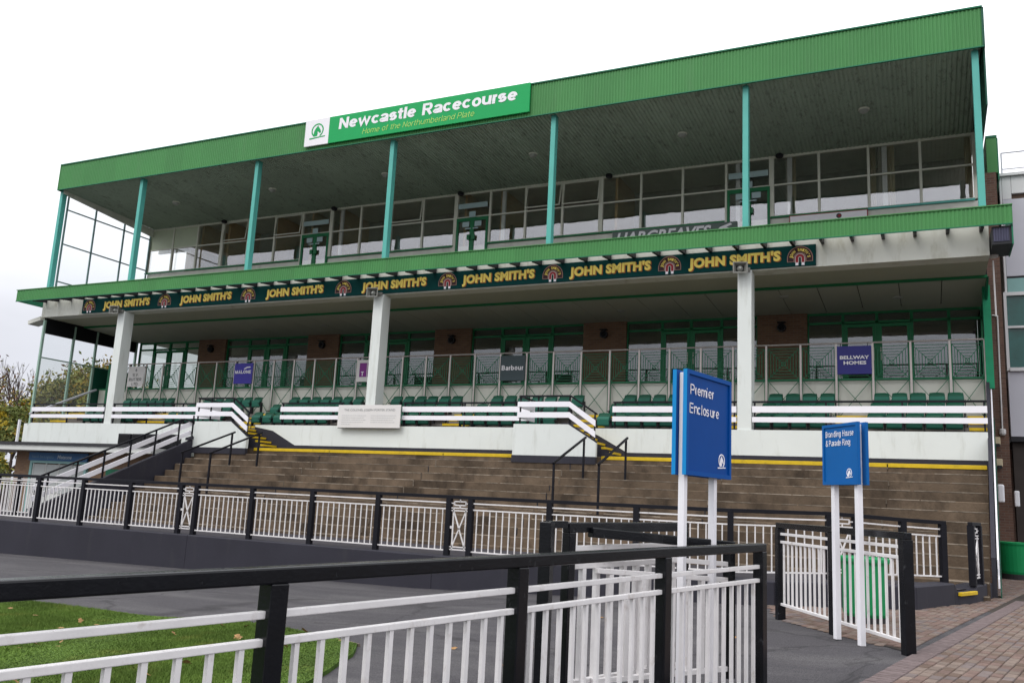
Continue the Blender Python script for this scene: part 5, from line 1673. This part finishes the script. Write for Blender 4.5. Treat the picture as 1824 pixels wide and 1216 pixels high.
# ================================================================== BINS
t = thing('litter_bin', 'green round litter bin behind the short railing', 'bin', (-.83, 13.2, .04))
m_ = MB(); m_.lathe([(.26, .10), (.285, .14), (.295, .78), (.30, .80)], (-.83, 13.2, .03), 28); part('body', m_, m_bin, t, smooth=False)
m_ = MB(); m_.lathe([(.27, 0), (.27, .10)], (-.83, 13.2, .03), 28); part('base', m_, m_bin2, t)
m_ = MB(); m_.lathe([(.315, .80), (.325, .82), (.325, .86), (.30, .88), (.26, .88), (.25, .83)], (-.83, 13.2, .03), 28); part('rim', m_, m_bin, t)
t = thing('litter_bin', 'green round bin with a dark base beside the brick end wall', 'bin', (2.0, 27.0, .07))
m_ = MB(); m_.lathe([(.40, .14), (.42, .2), (.45, .84), (.46, .88)], (2.05, 27.0, .08), 30); part('body', m_, m_bin, t)
m_ = MB(); m_.lathe([(.41, 0), (.41, .14)], (2.05, 27.0, .08), 30); part('base', m_, m_bin2, t)
m_ = MB(); m_.lathe([(.465, .88), (.475, .90), (.475, .94), (.44, .95), (.40, .86)], (2.05, 27.0, .08), 30); part('rim', m_, m_bin, t)

# ================================================================== SMALL FITTINGS ON THE RIGHT END WALL
for (x, z, lb) in ((1.83, 3.72, 'upper cream light fitting on the brick end wall'), (1.86, 3.1, 'lower cream light fitting on the brick end wall')):
    t = thing('wall_light', lb, 'wall light', (x, 28.85, z), 0, 'fittings on the brick end wall')
    m_ = MB(); m_.box(x - .08, x + .08, 28.78, 28.895, z, z + .22); part('housing', m_, m_curtain, t, bev=.02)
    m_ = MB(); m_.box(x - .06, x + .06, 28.765, 28.779, z - .06, z + .03); part('bracket', m_, m_dark, t)
t = thing('wall_box', 'white rounded box on the end of the raking boards', 'box', (1.62, 26.0, 2.1))
m_ = MB(); m_.box(1.60, 1.76, 26.0, 26.12, 2.02, 2.48); part('cover', m_, m_white, t, bev=.04)
t = thing('wall_box', 'small white box on the dark column beside the green bin', 'box', (2.22, 28.6, 2.0))
m_ = MB(); m_.box(2.17, 2.30, 28.55, 28.7, 1.98, 2.42); part('cover', m_, m_white, t, bev=.03)

# ================================================================== NEIGHBOURING BUILDING (right edge)
nb = thing('building', 'pale grey clad building with teal glazing beside the stand at the right edge', 'building', (6, 31, 0))
def nbox(nm, x0, x1, y0, y1, z0, z1, mat, par=nb, bev=0):
    m = MB(); m.box(x0, x1, y0, y1, z0, z1); return part(nm, m, mat, par, bev=bev)
nbox('cladding_panel', 2.40, 2.46, 31.0, 31.3, 8.72, 12.56, m_panelgrey2)
nbox('cladding_panel', 2.47, 9, 31.0, 31.3, 9.24, 11.79, m_panelgrey)
nbox('cladding_panel', 2.47, 9, 31.0, 31.3, 11.83, 12.57, m_panelgrey2) if False else None
nbox('parapet', 2.40, 9, 30.9, 31.3, 12.57, 12.66, m_panelgrey2)
nbox('cladding_panel', 2.47, 2.72, 31.0, 31.3, 11.8, 12.56, m_panelgrey2)
nbox('cladding_panel', 2.73, 9, 31.0, 31.3, 11.98, 12.56, m_panelgrey2)
nbox('opening', 2.73, 9, 31.25, 31.3, 11.2, 11.97, m_roomdark)
nbox('opening_lining', 2.73, 4.2, 31.10, 31.24, 11.2, 11.97, M('opening_brown', (.11, .07, .05), .7))
nbox('shadow_gap', 2.42, 9, 31.02, 31.28, 9.17, 9.235, m_dark)
w_ = nbox('window_head', 2.47, 9, 31.0, 31.2, 8.72, 9.165, m_seagreen)
w_ = nbox('window_frame', 2.34, 2.42, 30.95, 31.2, 6.2, 8.72, m_panelgrey2)
nbox('window_frame', 2.42, 9, 30.95, 31.15, 8.60, 8.71, m_panelgrey2)
nbox('window_frame', 2.42, 9, 30.95, 31.15, 7.55, 7.62, m_panelgrey2)
nbox('window_frame', 2.42, 9, 30.90, 31.2, 6.18, 6.29, m_panelgrey2)
nbox('window_pane', 2.43, 9, 31.05, 31.06, 7.62, 8.60, m_glass_teal)
nbox('window_pane', 2.43, 9, 31.05, 31.06, 6.29, 7.55, m_glass_teal)
nbox('cladding_panel', 2.36, 9, 31.0, 31.3, 4.16, 6.17, m_panelgrey)
nbox('canopy_soffit', 2.36, 9, 31.0, 36, 4.0, 4.155, m_dark)
nbox('column', 2.40, 2.95, 31.2, 31.7, .0, 3.99, M('column_brown', (.045, .036, .032), .7))
nbox('ground_floor_wall', 2.0, 9, 34.2, 34.5, 0, 4.1, m_brick2)
nbox('upper_room', 2.4, 9, 34.0, 34.2, 4.2, 12.5, m_roomdark)
nbox('upper_floor', 2.4, 9, 31.31, 34.0, 6.0, 6.15, m_roomfloor)
nbox('roof', 2.4, 9, 31.3, 36, 12.3, 12.5, m_felt)
m_ = MB()
m_.prism([(0, 0), (.9, 0), (.75, .45), (.2, .5)], (2.9, 31.6, 7.6), X, Zv, Yv * .4)
part('desk_screen', m_, m_dark, nb)
t = thing('roof_railing', 'thin grey railing on the roof of the neighbouring building', 'railing', (5, 31.1, 12.6))
m_ = MB(); m_.tube((2.5, 31.1, 13.42), (8.5, 31.1, 13.42), .025); m_.tube((2.5, 31.1, 12.86), (8.5, 31.1, 12.86), .022); part('rail', m_, m_panelgrey, t)
for x in (2.5, 4, 5.5, 7, 8.5):
    m_ = MB(); m_.tube((x, 31.1, 12.6), (x, 31.1, 13.42), .025); part('post', m_, m_panelgrey, t)

# ================================================================== KIOSK AT THE LEFT
kk = thing('kiosk', 'low brown brick kiosk with flat roof and shuttered window below the parapet', 'kiosk', (-28, 22.2, 0))
m_ = MB(); m_.box(-31.15, -23.3, 22.2, 23.85, -.4, 2.42); part('wall', m_, m_kbrick, kk)
m_ = MB(); m_.box(-42, -23.3, 21.3, 23.85, 2.62, 2.68); part('roof', m_, m_felt, kk)
m_ = MB(); m_.box(-42, -23.3, 21.34, 23.84, 2.40, 2.585); part('roof_edge', m_, m_greywhite, kk)
m_ = MB(); m_.box(-42, -23.3, 21.28, 21.335, 2.59, 2.685); part('roof_flashing', m_, m_felt, kk)
m_ = MB()
for r in ((-30.2, -30.08, -.2, 2.06), (-27.3, -27.18, -.2, 2.06), (-30.08, -27.3, 1.97, 2.06)):
    m_.box(r[0], r[1], 22.1, 22.19, r[2], r[3])
wf = part('window_frame', m_, m_seagreen, kk)
for i in range(4):
    a = -30.06 + i * .69
    m_ = MB(); m_.box(a + .04, a + .65, 22.15, 22.17, .9, 1.93); part('pane', m_, m_blind, wf)
    m_ = MB(); m_.box(a + .002, a + .038, 22.13, 22.18, .85, 1.965); part('mullion', m_, m_greywhite, wf)
m_ = MB(); m_.box(-30.1, -27.28, 22.13, 22.18, .3, .88); part('counter_front', m_, m_greywhite, kk)
m_ = MB(); m_.box(-26.2, -25.3, 22.12, 22.19, -.2, 1.85); part('door', m_, m_trim, kk)
t = thing('kiosk_sign', 'faded blue sign with pale lettering above the kiosk window', 'sign', (-28.7, 22.1, 2.05))
m_ = MB(); m_.box(-30.25, -27.15, 22.06, 22.12, 2.06, 2.36); part('panel', m_, m_kblue, t)
m_fade = M('faded_letters', (.20, .32, .42), .6)
part('lettering', text_mb('North Sea Logistics', (-30.05, 22.058, 2.15), X, Zv, 1.15, .11, 0), m_fade, t)
part('lettering', text_mb('Metzone', (-28.7, 22.058, 2.14), X, Zv, .75, .14, .02, .2), M('letters_pale', (.45, .52, .58), .6), t)
for i, x in enumerate((-26.55, -25.85, -25.15, -24.4)):
    lb = 'black box on the kiosk roof, ' + ['leftmost of four', 'second of four from the left', 'third of four from the left', 'rightmost of four'][i]
    t = thing('roof_box', lb, 'box', (x, 23.2, 2.68), 0, 'black boxes on the kiosk roof')
    m_ = MB(); m_.box(x - .29, x + .29, 23.0, 23.4, 2.70, 3.17); part('case', m_, m_dark, t, bev=.015)
    m_ = MB(); m_.box(x - .24, x + .24, 22.985, 22.998, 2.75, 3.12); part('front_grille', m_, m_interior_black, t)
solo('post', MB().box(-33.9, -33.82, 24, 24.08, 2.68, 3.75), m_white, 'slim white post just left of the parapet end', 'post', (-33.86, 24.04, 2.68))

# ================================================================== TREES (left background)
def tree(pos, h, spread, leaf_n, leaf_mats, lb, seed, bare=False, leaf=.22, low=.25, cat='tree', group=None, trunk_r=.2):
    R_ = random.Random(seed)
    t = thing('tree', lb, cat, pos, 0, group)
    m = MB()
    tips = []
    def grow(p, d, ln, r, depth):
        q = p + d * ln
        m.tube(p, q, r, r * .72, n=5 if depth < 2 else 3)
        if depth >= (6 if bare else 4):
            tips.append(q); return
        if depth >= 2: tips.append(q)
        nch = R_.choice((2, 3, 3)) if depth else 4
        for i in range(nch):
            ax = Vector((R_.uniform(-1, 1), R_.uniform(-1, 1), R_.uniform(-.15, .6) if not bare else R_.uniform(.05, .9)))
            nd = (d * (.9 if bare else .65) + ax.normalized() * (.55 if bare else .75) * spread).normalized()
            grow(q, nd, ln * R_.uniform(.62, .86), r * .62, depth + 1)
    P = Vector(pos)
    if bare:
        for i in range(4):
            d = Vector((R_.uniform(-.45, .45), R_.uniform(-.4, .4), 1)).normalized()
            grow(P + Vector((R_.uniform(-.5, .5), R_.uniform(-.3, .3), 0)), d, h * .30, trunk_r * .7, 1)
    else:
        grow(P, Vector((R_.uniform(-.08, .08), R_.uniform(-.08, .08), 1)).normalized(), h * .28, trunk_r, 0)
    # fit to height
    zmax = max(v[2] for v in m.v) - P.z
    s = h / zmax
    m.v = [((v[0] - P.x) * s + P.x, (v[1] - P.y) * s + P.y, (v[2] - P.z) * s + P.z) for v in m.v]
    tips = [(q - P) * s + P for q in tips]
    part('trunk', m, m_bark, t)
    if leaf_n:
        tp = np.array([tuple(q) for q in tips])
        lim = P.z + h * low
        tp = tp[tp[:, 2] > lim] if (tp[:, 2] > lim).any() else tp
        r2 = np.random.default_rng(seed)
        idx = r2.integers(0, len(tp), leaf_n)
        c = tp[idx] + r2.normal(0, h * (.012 if bare else .042), (leaf_n, 3))
        a = r2.normal(0, 1, (leaf_n, 3)); a /= np.linalg.norm(a, axis=1)[:, None]
        b = np.cross(a, r2.normal(0, 1, (leaf_n, 3))); b /= np.linalg.norm(b, axis=1)[:, None]
        sz = leaf * r2.uniform(.6, 1.3, (leaf_n, 1))
        V_ = np.stack([c - a * sz, c + b * sz * .5, c + a * sz, c - b * sz * .5], 1).reshape(-1, 3) - np.array(pos)
        me = D.meshes.new('crown')
        me.vertices.add(4 * leaf_n); me.loops.add(4 * leaf_n); me.polygons.add(leaf_n)
        me.vertices.foreach_set('co', V_.ravel())
        me.loops.foreach_set('vertex_index', np.arange(4 * leaf_n))
        me.polygons.foreach_set('loop_start', np.arange(0, 4 * leaf_n, 4))
        me.polygons.foreach_set('loop_total', np.full(leaf_n, 4))
        for mm in leaf_mats: me.materials.append(mm)
        # leaf colour changes by clump (by branch tip)
        cl = r2.integers(0, len(leaf_mats), len(tp))
        me.polygons.foreach_set('material_index', cl[idx])
        me.update(); me.validate()
        part('crown', me, None, t)
    return t
Ye, Go, Ol, Gr, Ru = m_leafy
tree((-71.2, 50, -.9), 13.3, .75, 260, [Ru, Ol], 'bare purple grey tree with thin upright branches left of the stand', 11, bare=True, leaf=.16, trunk_r=.28)
tree((-76.5, 52, -.9), 11.2, .9, 3500, [Ol, Ye, Ru], 'thin yellowing tree at the left edge', 12, leaf=.18, trunk_r=.2)
tree((-66.3, 50, -.9), 11.2, .9, 9000, [Ol, Gr, Ye, Ru], 'olive green tree just right of the bare tree, seen through the glass screen', 13, leaf=.18)
tree((-63.9, 51, -.9), 11.4, .85, 9000, [Ol, Gr, Ol, Go], 'tall thinning olive tree behind the middle of the glass screen', 14, leaf=.17)
tree((-60.8, 51, -.9), 11.2, .85, 9000, [Gr, Ol, Go], 'tall green tree furthest right behind the glass screen', 15, leaf=.17)
tree((-73.2, 45, -.9), 6.6, 1.2, 9000, [Ye, Ol, Go], 'round golden bush tree below the bare tree', 16, leaf=.17, low=.05)
tree((-67.2, 44, -.9), 6.9, 1.2, 9000, [Ye, Go, Ye, Ol], 'golden yellow bush tree right beside the parapet end', 17, leaf=.17, low=.05)
tree((-70.4, 44.5, -.9), 5.6, 1.2, 8000, [Ye, Ol, Ye], 'bright yellow bush tree between the golden bushes', 23, leaf=.17, low=.05)
tree((-62.3, 44, -.9), 7.2, 1.2, 9000, [Ol, Ye, Gr], 'yellow green bush tree seen low through the glass screen', 18, leaf=.17, low=.05)
tree((-57.5, 45, -.9), 7.0, 1.2, 4000, [Ol, Go, Gr], 'dull green bush tree behind the dark green end panel', 19, leaf=.17, low=.05)
tree((-54.5, 35.5, -.9), 4.3, 1.3, 3500, [Ol, Gr, Ye], 'low olive bush beyond the kiosk roof', 20, leaf=.14, low=.02)
tree((-49.0, 32, -.9), 3.6, 1.3, 3500, [Ye, Ol, Gr], 'low yellow green bush left of the kiosk wall', 21, leaf=.13, low=.02)
tree((-44.0, 29, -.9), 3.1, 1.3, 3000, [Ol, Ye, Gr], 'small bush under the kiosk roof overhang', 22, leaf=.12, low=.02)
